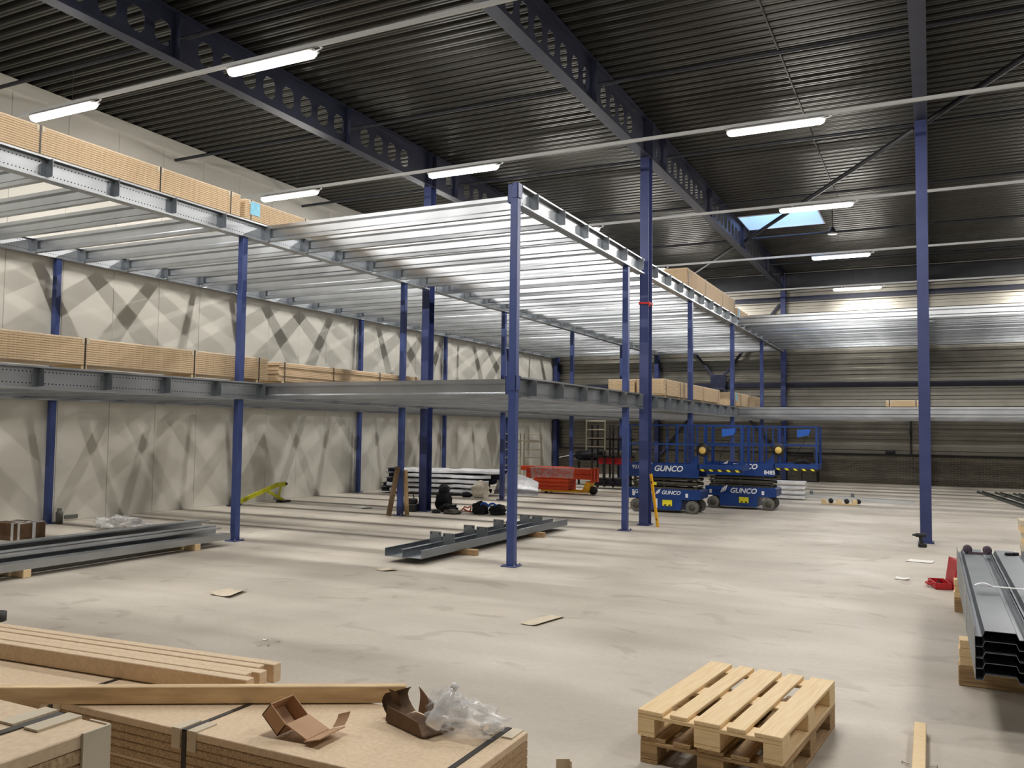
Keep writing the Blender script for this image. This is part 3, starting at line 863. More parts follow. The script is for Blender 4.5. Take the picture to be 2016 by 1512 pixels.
o = MB().bbox(-.033, .033, -1.3, 0, 0, .068, .003).build('short_batten', 'timber', None, (-.083, 5.90, .001), (0, 0, .0))
tag(o, 'pale squared timber lying on the floor right of the pallets', 'batten')
o.rotation_euler = (0, 0, 0)
sc = MB().tube((0, 0, .004), (.035, 0, .004), .003, 6).tube((.035, 0, .004), (.039, 0, .004), .007, 8).mesh('screw', M['screw'])
for i, (x, yy, a, lb) in enumerate(((-.135, 5.32, 2.8, 'left of the squared timber, upper one'), (-.135, 5.14, 2.9, 'left of the squared timber, lower one'), (-.03, 5.34, .2, 'right of the squared timber, upper one'), (-.03, 5.18, .3, 'right of the squared timber, lower one'),
                     (-5.087, 5.53, .4, 'of the four left on the floor, leftmost'), (-5.158, 5.686, 1.2, 'of the four left on the floor, farthest'), (-4.987, 5.548, 2.0, 'of the four left on the floor, nearest'), (-5.032, 5.696, .9, 'of the four left on the floor, rightmost'))):
    o = link('loose_screw', sc, None, (x, yy, .004), (0, 0, a)); tag(o, 'zinc screw ' + lb, 'screw', 'loose screws')

# loose card on the floor
def card(name, label, cat, pts, m, lift=0.02, seed=1, n=6):
    """four corner points on the floor, slightly curled"""
    c = [Vector((x, y, 0)) for x, y in pts]
    ctr = sum(c, Vector()) / 4
    def fn(u, v):
        p = c[0].lerp(c[1], u).lerp(c[3].lerp(c[2], u), v) - ctr
        p.z = .004 + lift * (abs(u - .5) * 2) ** 2
        return p
    mb = crumple(n, n, fn, .002, 9, seed, False)
    k = len(mb.v); top = list(mb.v)
    mb.add([(x, y, z - .004) for x, y, z in top], [tuple(q)[::-1] for q in list(mb.f)])
    o = mb.build(name, m, None, (ctr.x, ctr.y, 0.002))
    return tag(o, label, cat, 'scraps on the floor')
card('cardboard_scrap', 'folded piece of cardboard on the floor left of the deck corner column', 'cardboard', [(-7.08, 6.93), (-6.72, 6.90), (-6.84, 7.28), (-7.02, 7.20)], 'card_pale', .028)
card('cardboard_scrap', 'narrow cardboard strip on the open floor in front of the corner column', 'cardboard', [(-3.50, 7.32), (-3.34, 7.32), (-3.24, 7.80), (-3.38, 7.80)], 'card_pale', .012)
card('cardboard_scrap', 'small pale card scrap in front of the two channels with upright plates', 'cardboard', [(-6.46, 9.16), (-6.28, 9.12), (-6.18, 9.28), (-6.36, 9.32)], 'card_pale', .01)
card('paper_scrap', 'white paper strip on the floor in front of the drill', 'paper', [(-.36, 13.62), (-.01, 13.60), (.02, 13.86), (-.30, 13.88)], 'paper', .004)
card('paper_scrap', 'small white wrapper on the floor left of the red tool case', 'paper', [(-.44, 11.88), (-.28, 11.88), (-.27, 12.04), (-.42, 12.06)], 'paper', .012)
card('paper_scrap', 'tiny white scrap on the floor beside the foreground pack', 'paper', [(-1.14, 3.9), (-1.07, 3.88), (-1.05, 3.96), (-1.12, 3.98)], 'paper', .004)
card('cardboard_scrap', 'little white scrap between the left wall and the leaning planks', 'paper', [(-11.9, 15.9), (-11.5, 15.8), (-11.4, 16.05), (-11.75, 16.15)], 'paper', .02)
o = MB().box(-.028, .028, -.003, .003, 0, .075).box(.022, .028, -.03, 0, 0, .075).build('edge_guard', 'card_pale', None, (-1.25, 3.005, .535), (0, 0, .5))
tag(o, 'pale cardboard edge guard standing at the bottom edge of the picture', 'edge guard')

# ------------------------------------------------------------------ bundle of deck profiles on the right
t = thing('profile_bundle', 'strapped bundle of galvanised deck profiles on the right', 'profile bundle', (.222, 6.04, .335))
L = 4.2
pl = [(.006, .066), (.006, .0), (.045, 0), (.062, .022), (.075, .05), (.20, .05), (.215, .022), (.225, 0), (.252, 0), (.252, .066)]
pl = [(.004, .075), (.004, .018), (.042, .018), (.058, .055), (.225, .055), (.241, .018), (.292, .018), (.292, .075)]
pmesh = MB().sheet([(a, b - .018) for a, b in pl], .003, 0, L, 'y').mesh('profile', M['galv_dull'])
for k in range(5):
    for j in range(3):
        link('profile', pmesh, t, (j * .302, (.0, .03, -.01)[j] + (k % 2) * .012, k * .066))
for q in (.06, ):
    MB().box(.10, .90, 0, .05, .335, .339).build('strap', 'white_strap', t, (0, 1.45, .012), (.0, 0, -.05))
MB().box(-.006, -.002, 0, .02, -.005, .345).build('strap', 'white_strap', t, (0, 1.45, .0))
crumple(10, 1, lambda u, v: (.06 + .12 * u, 1.44 + .05 * v, .352 + .02 * math.sin(u * 3.1)), .002, 8, 2).build('strap_end', 'white_strap', t)
def bearer_stack(label, x0, x1, y0, y1, zs, seed):
    t = thing('bearer_stack', label, 'bearers', ((x0 + x1) / 2, (y0 + y1) / 2, 0), 0, 'timber bearers under the profiles')
    z = 0.001
    rnd = random.Random(seed)
    for h, m in zs:
        dx = rnd.uniform(-.012, .012)
        MB().bbox(x0 - (x0 + x1) / 2, x1 - (x0 + x1) / 2, (y0 - y1) / 2, (y1 - y0) / 2, 0, h - .001, .004).build('bearer', m, t, (dx, 0, z))
        z += h
bearer_stack('stack of timber bearers under the near end of the deck profiles', .165, 1.05, 7.15, 7.30, [(.145, 'timber_old'), (.062, 'timber'), (.062, 'timber'), (.062, 'timber')], 3)
bearer_stack('stack of timber bearers under the far end of the deck profiles', .20, 1.05, 10.05, 10.2, [(.145, 'timber_old'), (.062, 'timber'), (.062, 'timber'), (.062, 'timber')], 4)
# webbing on top of the bundle
t = thing('webbing_sling', 'dusty purple webbing sling with two rolls on the profile bundle', 'sling', (.37, 9.85, .637), 0)
for x in (-.055, .12):
    MB().lathe([(.012, -.03), (.042, -.03), (.042, .03), (.012, .03)], 16, Matrix.Translation((x, 0, .043)) @ Matrix.Rotation(math.pi / 2, 4, 'X')).build('roll', 'purple', t)
MB().bar((-.05, -.02, .012), (.12, -.02, .012), .05, .018).build('band', 'purple', t)
t = thing('hand_tool', 'small black tool lying on the second row of profiles', 'tool', (.70, 9.9, .637), .4)
MB().bbox(-.06, .03, -.015, .015, 0, .03, .008).build('handle', 'black', t)
MB().tube((.03, 0, .015), (.07, 0, .015), .018, 8).build('head', 'black', t)

# red tool case, open, and the drill
t = thing('tool_case', 'open red tool case standing beside the deck profiles', 'tool case', (.185, 11.6, 0.001), math.radians(12))
MB().prism([(-.02, .012), (.06, .0), (.11, .33), (.03, .345)], -.20, .20, 'y').build('lid', 'red', t)
MB().bbox(-.21, -.03, -.20, .20, 0, .018, .01).box(-.21, -.195, -.20, .20, .018, .075).box(-.045, -.03, -.20, .20, .018, .075).box(-.195, -.045, -.20, -.185, .018, .075).box(-.195, -.045, .185, .20, .018, .075).build('tray', 'red', t)
MB().path([(-.21, -.07, .05), (-.26, -.07, .04), (-.26, .07, .04), (-.21, .07, .05)], .012, 8).build('handle', 'red', t)
MB().path([(-.17, -.1, .03), (-.14, -.02, .09), (-.08, .05, .04), (-.16, .1, .03)], .006, 6).build('cable', 'black', t)
t = thing('cordless_drill', 'black cordless drill standing at the foot of the right hall column', 'drill', (-.16, 15.45, 0.001), math.radians(190))
MB().bbox(-.07, .055, -.04, .04, 0, .06, .012).build('battery', 'black', t)
MB().prism([(-.025, .06), (.03, .06), (.045, .16), (-.0, .17)], -.02, .02, 'y').build('grip', 'black', t)
MB().tube((-.06, 0, .195), (.09, 0, .195), .033, 12).tube((.09, 0, .195), (.14, 0, .195), .022, 12, .014).build('motor_housing', 'black', t)

# stack of pale timber and plank at the right edge
t = thing('timber_stack', 'stack of pale notched timbers at the right edge of the picture', 'timber stack', (1.44, 14.35, 0.001), 0)
rnd = random.Random(3)
for k in range(7):
    MB().bbox(-.29, .6, -.2, .2, 0, .088, .006).build('timber', 'timber' if k % 2 else 'card_pale', t, (rnd.uniform(-.03, .03), 0, k * .09))
o = MB().bbox(0, 1.2, -.06, .06, 0, .045, .004).build('plank', 'timber', None, (.62, 11.45, .001)); tag(o, 'light plank on the floor behind the deck profiles', 'plank')
for k in range(5):
    o = MB().sheet([(-.07, .07), (-.07, 0), (.07, 0), (.07, .07)], .006, 0, 6.0 - .5 * k, 'y').build('dark_channel', 'grey_green', None, (2.12 + .42 * k, 24.9 + .3 * k, .002), (0, 0, math.radians(7.4)))
    tag(o, 'dark steel channel on the floor far right, ' + ('leftmost', 'second', 'middle', 'fourth', 'rightmost')[k] + ' of five', 'channel', 'dark channels on the floor')

# ------------------------------------------------------------------ galvanised channels on the floor
def channel_part(L, w, h, name, m, parent, loc, rot=(0, 0, 0), lip=.02):
    return MB().sheet([(-w / 2 + lip, h), (-w / 2, h), (-w / 2, 0), (w / 2, 0), (w / 2, h), (w / 2 - lip, h)], .005, 0, L, 'y').build(name, m, parent, loc, rot)
plate_m = MB().box(-.10, .10, -.003, .003, 0, .23).mesh('upright_plate', M['galv_dull'])
hole_m = MB().tube((0, -.0042, 0), (0, .0042, 0), .012, 10).mesh('bolt_hole', M['black'])
d0 = math.atan2(.10, 4.75)
for j, (x, lb) in enumerate(((-6.60, 'left one of the pair'), (-6.30, 'right one of the pair'))):
    t = thing('cleated_channel', f'galvanised channel with upright plates on the middle floor, {lb}', 'channel', (x, 9.78, .085), -d0, 'cleated channels on the floor')
    MB().sheet([(-.12, .105), (-.145, .105), (-.145, 0), (.145, 0), (.145, .105), (.12, .105)], .006, 0, 4.85, 'y').build('channel', 'galv_dull', t)
    for k in range(4):
        p = link('upright_plate', plate_m, t, (.0, 1.05 + k * .98 + j * -.12, .006))
        for a in (-.07, .07): link('bolt_hole', hole_m, p, (a, 0, .20))
for yy, lb in ((10.95, 'front'), (13.35, 'rear')):
    o = MB().bbox(-.32, .50, -.05, .05, 0, .082, .005).build('bearer', 'timber_old', None, (-6.44, yy, .001)); tag(o, f'wooden bearer under the cleated channels, {lb} one', 'bearer', 'loose bearers')

PY0, PY1 = 5.2, 10.2
lbl = ['galvanised beam on the left floor pile, lowest at the front', 'galvanised beam on the left floor pile, second from the front', 'galvanised beam on the left floor pile, third from the front', 'galvanised beam on the left floor pile, highest at the back']
for k, (x, z, ye) in enumerate(((-9.78, .10, 9.90), (-10.02, .10, 9.95), (-10.24, .165, 10.05), (-10.62, .165, 10.30))):
    h = (.085, .15, .14, .19)[k]
    L = ye - 5.0
    o = MB().sheet([(.09, h - .02), (.09, h), (-.09, h), (-.09, 0), (.09, 0), (.09, .02)] if k % 2 else [(-.09, h - .02), (-.09, h), (.09, h), (.09, 0), (-.09, 0), (-.09, .02)], .006, 0, L, 'y').build('galvanised_beam', 'galv', None, (x, 5.0, z if k < 2 else .10 + (.0, 0, .02, .02)[k]))
    tag(o, lbl[k], 'beam', 'galvanised beams on the left floor')
for yy, lb in ((6.62, 'front'), (9.25, 'rear')):
    o = MB().bbox(-.95, .12, -.05, .05, 0, .097, .005).build('bearer', 'timber', None, (-9.80, yy, .001)); tag(o, f'wooden bearer under the left beam pile, {lb} one', 'bearer', 'loose bearers')
for x, lb in ((-10.24, 'third'), (-10.62, 'highest')):
    for yy, w in ((6.62, 'front'), (9.25, 'rear')):
        o = MB().box(-.08, .08, -.04, .04, 0, .02).build('packing_strip', 'timber', None, (x, yy, .0985)); tag(o, f'thin packing strip under the {lb} beam of the left pile, {w} one', 'packing strip', 'packing strips')

# cartons and film near the left wall
t = thing('cardboard_carton', 'brown carton with white tape on the floor by the left beams', 'carton', (-13.05, 8.75, .001), math.radians(6))
MB().bbox(-.30, .32, -.22, .22, 0, .27, .008).build('body', 'card_dark', t)
MB().box(-.305, .325, -.03, .03, .0, .275).box(.10, .15, -.225, .225, 0, .275).box(.24, .29, -.225, .225, 0, .275).build('tape', 'film_white', t)
t = thing('cardboard_carton', 'second brown carton cut off at the left edge', 'carton', (-13.62, 8.55, .001), math.radians(-4))
MB().bbox(-.25, .25, -.22, .22, 0, .25, .008).build('body', 'card_dark', t)
MB().box(-.255, .255, -.03, .03, 0, .255).build('tape', 'film_white', t)
MB().prism([(-.25, .25), (.0, .31), (.0, .306), (-.25, .246)], -.22, .22, 'y').build('flap', 'card', t)
o = blob(.42, .30, .13, .9, 2.4, 9.1, 20, floor=-.09).build('plastic_film', 'film_thick', None, (-12.60, 10.35, .095)); tag(o, 'heap of clear plastic film behind the left beam pile', 'film')
t = thing('pipe_stub', 'grey capped pipe stub standing by the left wall', 'pipe stub', (-14.40, 10.42, 0), 0)
MB().lathe([(.06, 0), (.06, .22), (.045, .225), (.045, .28), (.03, .285)], 14).build('pipe', 'rubber', t)
o = MB().bbox(0, .02, 0, .28, .02, .09, .004).build('wall_vent', 'rubber', None, (XL, 10.75, .02)); tag(o, 'small dark vent low in the left wall', 'vent')

# yellow lever arm leaning at the left wall
t = thing('lever_arm', 'lime yellow steel lever arm lying against the left wall', 'lever arm', (-14.20, 15.6, 0), 0)
MB().bar((-.12, -.85, .06), (.02, .35, .42), .07, .09).bar((.02, .35, .42), (.04, .62, .44), .09, .10).build('arm', 'arm_yellow', t)
MB().bar((.0, .05, .30), (.06, .55, .05), .05, .06).build('strut', 'arm_yellow', t)
MB().bar((.03, .5, .42), (.05, .40, .12), .03, .04).build('link_bar', 'arm_yellow', t)
MB().tube((-.02, .62, .44), (.10, .62, .44), .035, 10).build('pivot', 'black', t)
MB().bbox(-.05, .15, .42, .72, 0, .05, .006).bbox(-.25, .0, -1.0, -.80, .0, .03, .006).build('foot', 'black', t)

# two planks leaning on the middle column
for p, q, m, lb in (((-10.08, 14.72, .02), (-10.005, 14.92, 1.02), 'timber_dark', 'left'), ((-9.80, 14.98, .02), (-9.905, 15.05, .95), 'timber_old', 'right')):
    p, q = Vector(p), Vector(q)
    o = MB().bar((0, 0, 0), q - p, .06, .09).build('leaning_plank', m, None, p); tag(o, f'brown plank leaning against the second middle column, {lb} side', 'plank', 'leaning planks')

# ------------------------------------------------------------------ scissor lifts
def slanted_mark(name, x, z, s, parent, y=-.004):
    mb = MB()
    for dx, h0, h1 in ((0, 0, .75), (.30, .1, 1.0), (.62, .25, 1.15)):
        mb.prism([(x + s * dx, z + s * h0), (x + s * (dx + .22), z + s * h0), (x + s * (dx + .52 + .1 * (h1 - .7)), z + s * h1), (x + s * (dx + .36), z + s * h1)], y, y + .003, 'y')
    return mb.build(name, 'white_print', parent)

wheel_m = MB().lathe([(.05, -.055), (.125, -.055), (.145, -.04), (.145, .04), (.125, .055), (.05, .055)], 24, Matrix.Rotation(math.pi / 2, 4, 'X')).mesh('wheel', M['rubber'])
hub_m = MB().lathe([(.02, -.06), (.075, -.06), (.08, -.05), (.08, .05), (.075, .06), (.02, .06)], 18, Matrix.Rotation(math.pi / 2, 4, 'X')).mesh('hub', M['scissor'])

def scissor_lift(label, x, y, kind):
    t = thing('scissor_lift', label, 'scissor lift', (x, y, 0.002), 0, 'blue scissor lifts')
    ch = MB().prism([(-.83, .53), (-.83, .31), (-.78, .31), (-.50, .31), (-.46, .07), (.38, .07), (.42, .31), (.78, .31), (.84, .34), (.84, .50), (.80, .53)], .02, .74, 'y').build('chassis', 'lift_blue', t)
    MB().prism([(-.44, .075), (.36, .075), (.36, .06), (-.44, .06)], .05, .70, 'y').build('pothole_guard', 'scissor', ch)
    for wx in (-.64, .65):
        for wy in (.06, .70):
            w = link('wheel', wheel_m, t, (wx, wy, .147)); link('hub', hub_m, w)
            MB().box(-.03, .03, -.03, .03, .0, .2).build('axle_post', 'scissor', w, (0, .06 if wy < .3 else -.06, 0.05))
    for k in range(4):
        z = .555 + k * .062
        for yy in (.07, .60):
            MB().bar((-.74 + .02 * (k % 2), yy + .04 * (k % 2), z), (.76, yy + .04 * (k % 2), z + .018 * (1 if k % 2 else -1)), .035, .05).build('scissor_arm', 'scissor', t)
    pin = MB().tube((0, .05, 0), (0, .70, 0), .016, 8).mesh('pivot_pin', M['scissor'])
    for k in range(3):
        for px in (-.70, 0, .72): link('pivot_pin', pin, t, (px, 0, .58 + k * .07))
    pf = MB().prism([(-.83, .80), (.80, .80), (.80, 1.24), (.74, 1.30), (.60, 1.10), (-.83, 1.10)], .0, .02, 'y').prism([(-.83, .80), (.80, .80), (.80, 1.10), (-.83, 1.10)], .74, .76, 'y')
    pf.box(-.83, .80, .02, .74, 1.03, 1.06).box(-.85, -.83, 0, .76, .80, 1.10).build('platform', 'lift_blue', t)
    ext = MB().box(.78, 1.74, .02, .74, 1.03, 1.05).box(.78, 1.76, .0, .02, .985, 1.11).box(.78, 1.76, .74, .76, .985, 1.11).box(1.74, 1.76, .02, .74, .985, 1.11).build('deck_extension', 'lift_blue', t)
    MB().box(.80, 1.755, -.003, 0, .955, 1.005).build('hazard_band', 'black', ext)
    for k in range(5):
        a = .83 + k * .19
        MB().prism([(a, 1.003), (a + .07, 1.003), (a + .11, .957), (a + .04, .957)], -.006, -.003, 'y').build('hazard_stripe', 'yellow', ext)
    rail = MB().box(-.016, .016, -.016, .016, 0, 1).mesh('post', M['lift_blue'])
    def rl(p, q, w=.034):
        MB().bar(p, q, w).build('rail', 'lift_blue', t)
    for yy in (.012, .748):
        rl((-.80, yy, 1.97), (1.75, yy, 1.97)); rl((-.80, yy, 1.54), (1.75, yy, 1.54))
        for px in (-.79, .09, .32, .49, .77, .93, 1.735):
            z0 = 1.10
            o = link('post', rail, t, (px, yy, z0)); o.scale = (1.7 if px > 1.5 else 1, 1, .87)
    for px in (-.80, 1.735):
        rl((px, .012, 1.97), (px, .748, 1.97)); rl((px, .012, 1.54), (px, .748, 1.54))
    MB().prism([(1.30, 1.72), (1.56, 1.78), (1.60, 1.92), (1.30, 1.90)], .05, .18, 'y').build('control_box', 'lift_light', t)
    MB().path([(1.52, .1, 1.75), (1.4, .14, 1.55), (1.26, .16, 1.35), (1.2, .2, 1.08)], .008).build('cable', 'black', t)
    d = MB().lathe([(.05, -.03), (.135, -.03), (.15, 0), (.135, .03), (.05, .03)], 24, Matrix.Translation((.90, -.035, 1.43)) @ Matrix.Rotation(math.pi / 2, 4, 'X')).build('cable_reel', 'black', t)
    MB().lathe([(.02, .0), (.078, .0), (.074, .012), (.02, .012)], 20, Matrix.Translation((.90, -.065, 1.42)) @ Matrix.Rotation(math.pi / 2, 4, 'X')).build('reel_disc', 'tape_orange', d)
    MB().bbox(1.66, 1.71, -.01, .05, 1.22, 1.46, .01).build('document_box', 'black', t)
    MB().box(-.02, .20, -.003, .0195, .155, .29).build('sticker', 'yellow', t)['label'] = 'yellow warning sticker'
    MB().box(.02, .07, -.0045, -.003, .16, .19).box(.12, .17, -.0045, -.003, .16, .19).build('sticker_print', 'black', t)
    for sx in (-.73, .50):
        MB().box(sx, sx + .06, .015, .0195, .36, .45).build('wheel_label', 'white_print', t)
    if kind == 'far':
        text('lettering', 'GUNCO', .165, 'white_print', t, (-.24, .018, .385), .25, bold=.005)
        slanted_mark('slanted_mark', -.47, .385, .15, t, .0155)
        text('lettering', 'GUNCO', .165, 'white_print', t, (-.22, -.002, .965), .25, bold=.005)
        slanted_mark('slanted_mark', -.45, .965, .15, t, -.0045)
        text('fleet_number', '8485', .13, 'white_print', t, (.56, -.002, .85), 0, bold=.003)
    else:
        text('lettering', 'GUNCO', .115, 'white_print', t, (-.05, .018, .415), .25, bold=.003)
        slanted_mark('slanted_mark', -.19, .41, .105, t, .0155)
        text('fleet_number', 'BG', .115, 'white_print', t, (-.74, .018, .415), 0, bold=.002)
        text('fleet_number', '32', .115, 'white_print', t, (-.32, .018, .415), 0, bold=.002)
        text('lettering', 'GUNCO', .175, 'white_print', t, (-.22, -.002, .935), .25, bold=.005)
        slanted_mark('slanted_mark', -.44, .94, .155, t, -.0045)
        text('fleet_number', '921', .115, 'white_print', t, (-.73, -.002, .975), 0, bold=.002)
        MB().box(-.20, -.14, .015, .0195, .10, .31).build('wheel_label', 'white_print', t)
        MB().box(-.30, -.17, .05, .052, .61, .675).build('sticker', 'yellow', t)
    return t
scissor_lift('blue scissor lift behind the strapped column, fleet number 921', -5.43, 18.75, 'near')
l2 = scissor_lift('blue scissor lift farther right, fleet number 8485', -4.10, 20.60, 'far')
o = blob(.16, .13, .10, .3, 2.2, 4.4, 14, floor=-.06).build('dark_bag', 'cloth', None, (-2.72, 20.95, 1.125)); tag(o, 'dark bag lying on the deck extension of the far lift', 'bag')
t = thing('spirit_level', 'yellow spirit level leaning on the strapped column', 'spirit level', (-4.72, 15.93, 0.002))
d = Vector((-.17, .10, 1.0))
MB().bar((0, 0, 0), d, .028, .055).build('body', 'level_yellow', t)
for k in (.12, .82): MB().bar(d * k, d * (k + .04), .031, .03).build('vial', 'black', t)

# ------------------------------------------------------------------ wrapped profiles, sack and film in the middle distance
a3 = math.radians(9)
for k in range(5):
    t = thing('wrapped_profiles', ['film wrapped navy profiles by the left wall, bottom layer', 'film wrapped navy profiles by the left wall, second layer from below', 'film wrapped navy profiles by the left wall, middle layer',
              'film wrapped navy profiles by the left wall, fourth layer from below', 'film wrapped navy profiles by the left wall, top layer'][k], 'profiles', (-12.2, 20.55, .06 + k * .135), a3, 'wrapped profile layers')
    x0 = (-1.85, -1.80, -1.70, -1.64, -1.66)[k]; x1 = (1.35, 1.30, 1.5, 1.72, 1.78)[k]
    for j in range(4):
        MB().sheet([(-.08, .0), (.08, 0), (.08, .10), (-.08, .10)], .006, x0 + .02 * j, x1 - .03 * j, 'x').build('profile', 'navy', t, (0, -.27 + j * .18, .003))
    crumple(26, 10, lambda u, v, x0=x0, x1=x1, k=k: (x0 + (.34, .2, .42, .26, .48)[k] + (x1 - x0 - .5) * u, -.40 + .78 * max(0, v - .16) / .84, .115 if v > .16 else .02 + .095 * v / .16), .022, 2.6, k * 3.3).build('film_wrap', 'film_white', t)
    if k == 0:
        for xx in (-1.2, .0, 1.1): MB().bbox(xx - .06, xx + .06, -.38, .38, -.058, .0, .004).build('bearer', 'timber', t)
t = thing('cream_sack', 'cream plastic sack standing in front of the wrapped profiles', 'sack', (-10.78, 20.0, 0.002))
blob(.24, .18, .23, .35, 2.4, 6.1, 18, floor=-.2).build('body', 'sack', t, (0, 0, .21))
crumple(8, 6, lambda u, v: (.16 + .12 * u, -.12 + .05 * u, .42 * (1 - v) + .005), .02, 6, 7).build('folded_side', 'sack', t)
o = crumple(20, 16, lambda u, v: (-.60 + 1.25 * u + .25 * max(0, v - .6) * u, -.12 - .55 * max(0, v - .55), .62 * (1 - v) * (1 - .45 * u * u) + .014), .035, 3.2, 12).build('white_film', 'film_white', None, (-10.30, 21.35, .03)); tag(o, 'white plastic sheet draped over the pile end left of the orange beams', 'film')
for x, y, lb in ((-11.75, 19.75, 'left'), (-11.2, 20.0, 'right')):
    o = blob(.14, .10, .08, .35, 2.5, x, 12, floor=-.06).build('dark_bag', 'cloth', None, (x, y, .062)); tag(o, f'small dark bag at the foot of the wrapped profiles, {lb} one', 'bag')

# orange beams on a pallet truck
t = thing('orange_beam_pack', 'pack of orange rack beams under clear film behind the corner column', 'beam pack', (-9.6, 22.75, .12), 0)
ob = MB().bbox(-.55, .55, -.055, .055, 0, .10, .008).mesh('beam', M['orange'])
for k in range(3):
    for j in range(5): link('beam', ob, t, (-.22, -.24 + j * .12, k * .105))
ob2 = MB().bbox(-1.0, 1.0, -.055, .055, 0, .145, .01).mesh('beam', M['orange'])
for k in range(2):
    for j in range(5):
        link('beam', ob2, t, (.0 + .03 * (j % 2), -.24 + j * .12, .32 + k * .15))
ec = MB().box(-.012, .012, -.075, .06, -.08, .17).mesh('end_connector', M['orange'])
for k in range(2):
    for j in range(5): link('end_connector', ec, t, (1.02 + .03 * (j % 2), -.24 + j * .12, .32 + k * .15))
crumple(18, 8, lambda u, v: (-.85 + 1.35 * u, -.315 + .34 * max(0, v - .45), .635 if v > .45 else .34 + .295 * v / .45), .014, 4, 21).build('film_wrap', 'film', t)
t2 = thing('orange_beam', 'long orange rack beam lying behind the pack', 'beam', (-10.2, 23.4, .60), 0)
MB().bbox(-1.0, .7, -.05, .05, 0, .14, .01).build('beam', 'orange', t2); MB().box(-.8, -.7, -.05, .05, -.60, 0).box(.4, .5, -.05, .05, -.6, 0).build('trestle', 'timber_dark', t2)
t3 = thing('pallet_truck', 'yellow pallet truck under the orange beams', 'pallet truck', (-9.0, 22.75, 0.002), 0)
MB().bbox(-1.15, .12, -.27, -.11, .06, .115, .01).bbox(-1.15, .12, .11, .27, .06, .115, .01).build('forks', 'level_yellow', t3)
MB().prism([(.08, .06), (.28, .06), (.36, .36), (.22, .38)], -.18, .18, 'y').build('pump_housing', 'level_yellow', t3)
MB().lathe([(.03, -.06), (.11, -.06), (.12, 0), (.11, .06), (.03, .06)], 18, Matrix.Translation((.38, 0, .122)) @ Matrix.Rotation(math.pi / 2, 4, 'X')).build('steer_wheel', 'black', t3)
MB().lathe([(.02, -.04), (.04, -.04), (.04, .04), (.02, .04)], 12, Matrix.Translation((-1.0, -.19, .042)) @ Matrix.Rotation(math.pi / 2, 4, 'X')).lathe([(.02, -.04), (.04, -.04), (.04, .04), (.02, .04)], 12, Matrix.Translation((-1.0, .19, .042)) @ Matrix.Rotation(math.pi / 2, 4, 'X')).build('load_wheels', 'black', t3)

# aluminium scaffold frames and the dark rack
def ladder_frame(label, x, y, w, z0, z1, n, rz=0):
    t = thing('scaffold_ladder', label, 'scaffold', (x, y, z0), rz, 'aluminium scaffold frames')
    st = MB().tube((0, 0, 0), (0, 0, z1 - z0), .025, 10).mesh('upright', M['aluminium'])
    link('upright', st, t, (-w / 2, 0, 0)); link('upright', st, t, (w / 2, 0, 0))
    rg = MB().tube((-w / 2, 0, 0), (w / 2, 0, 0), .018, 8).mesh('rung', M['aluminium'])
    for k in range(n): link('rung', rg, t, (0, 0, .12 + k * (z1 - z0 - .16) / (n - 1)))
    return t
ladder_frame('aluminium scaffold frame standing behind the orange beams, left one', -12.52, 25.3, .72, .002, 1.72, 7)
ladder_frame('aluminium scaffold frame standing behind the orange beams, right one', -11.86, 25.6, .62, .002, 1.72, 7)
for p, q, lb in (((-12.5, 25.32, .62), (-11.6, 25.58, .62), 'lower'), ((-12.5, 25.32, 1.46), (-11.6, 25.58, 1.46), 'upper')):
    o = MB().tube((0, 0, 0), Vector(q) - Vector(p), .022, 8).build('scaffold_tube', 'aluminium', None, p); tag(o, f'aluminium tube joining the scaffold frames, {lb} one', 'scaffold', 'scaffold tubes')
t = thing('pipe_rack', 'tall dark tube rack standing left of the near lift', 'rack', (-9.1, 25.5, 0.002))
for x in (-.52, -.1, .18, .60):
    for y in (-.25, .25): MB().box(x - .025, x + .025, y - .025, y + .025, .06, 2.0 if x < .5 else 1.9).build('post', 'black', t)
for z in (.12, .30, 1.0, 1.55):
    for y in (-.25, .25): MB().box(-.62, .72, y - .025, y + .025, z - .025, z + .025).build('rail', 'black', t)
for z in (.12, 1.0):
    for x in (-.52, .60): MB().box(x - .02, x + .02, -.25, .25, z - .02, z + .02).build('cross_rail', 'black', t)
for x in (-.52, .6):
    for y in (-.25, .25): MB().lathe([(.02, -.02), (.05, -.02), (.05, .02), (.02, .02)], 12, Matrix.Translation((x, y, .05)) @ Matrix.Rotation(math.pi / 2, 4, 'X')).build('castor', 'rubber', t)
ladder_frame('small aluminium frame hooked on top of the dark tube rack', -9.48, 25.18, .62, 1.20, 2.16, 4)
t = thing('parts_bin', 'red and navy parts lying in the dark tube rack', 'parts', (-9.05, 25.5, .15))
MB().bbox(-.5, .55, -.2, .2, 0, .16, .02).build('navy_parts', 'navy', t); MB().bbox(-.45, .5, -.18, .18, .17, .19, .005).build('tray', 'galv_dull', t); MB().bbox(-.4, .6, -.15, .15, .62, .85, .02).build('red_box', 'red', t); MB().box(-.3, -.26, -.02, .02, .19, .62).box(.4, .44, -.02, .02, .19, .62).build('prop', 'black', t)
t = thing('covered_bench', 'dark covered bench behind the orange beams', 'bench', (-10.3, 26.8, 0.002))
MB().bbox(-.6, 1.6, -.35, .35, .80, .84, .005).build('top', 'scissor', t)
for x in (-.5, 1.5):
    for y in (-.3, .3): MB().box(x - .03, x + .03, y - .03, y + .03, 0, .80).build('leg', 'black', t)
blob(.55, .32, .22, .35, 2.1, 7.7, 16, floor=-.14).build('cover', 'cloth', t, (.0, 0, .985))
MB().bbox(.62, 1.55, -.3, .3, .845, 1.15, .02).build('crate', 'scissor', t)
MB().bar((-1.05, -.1, .90), (-.15, -.05, 1.10), .04, .02).build('white_lath', 'paper', t)

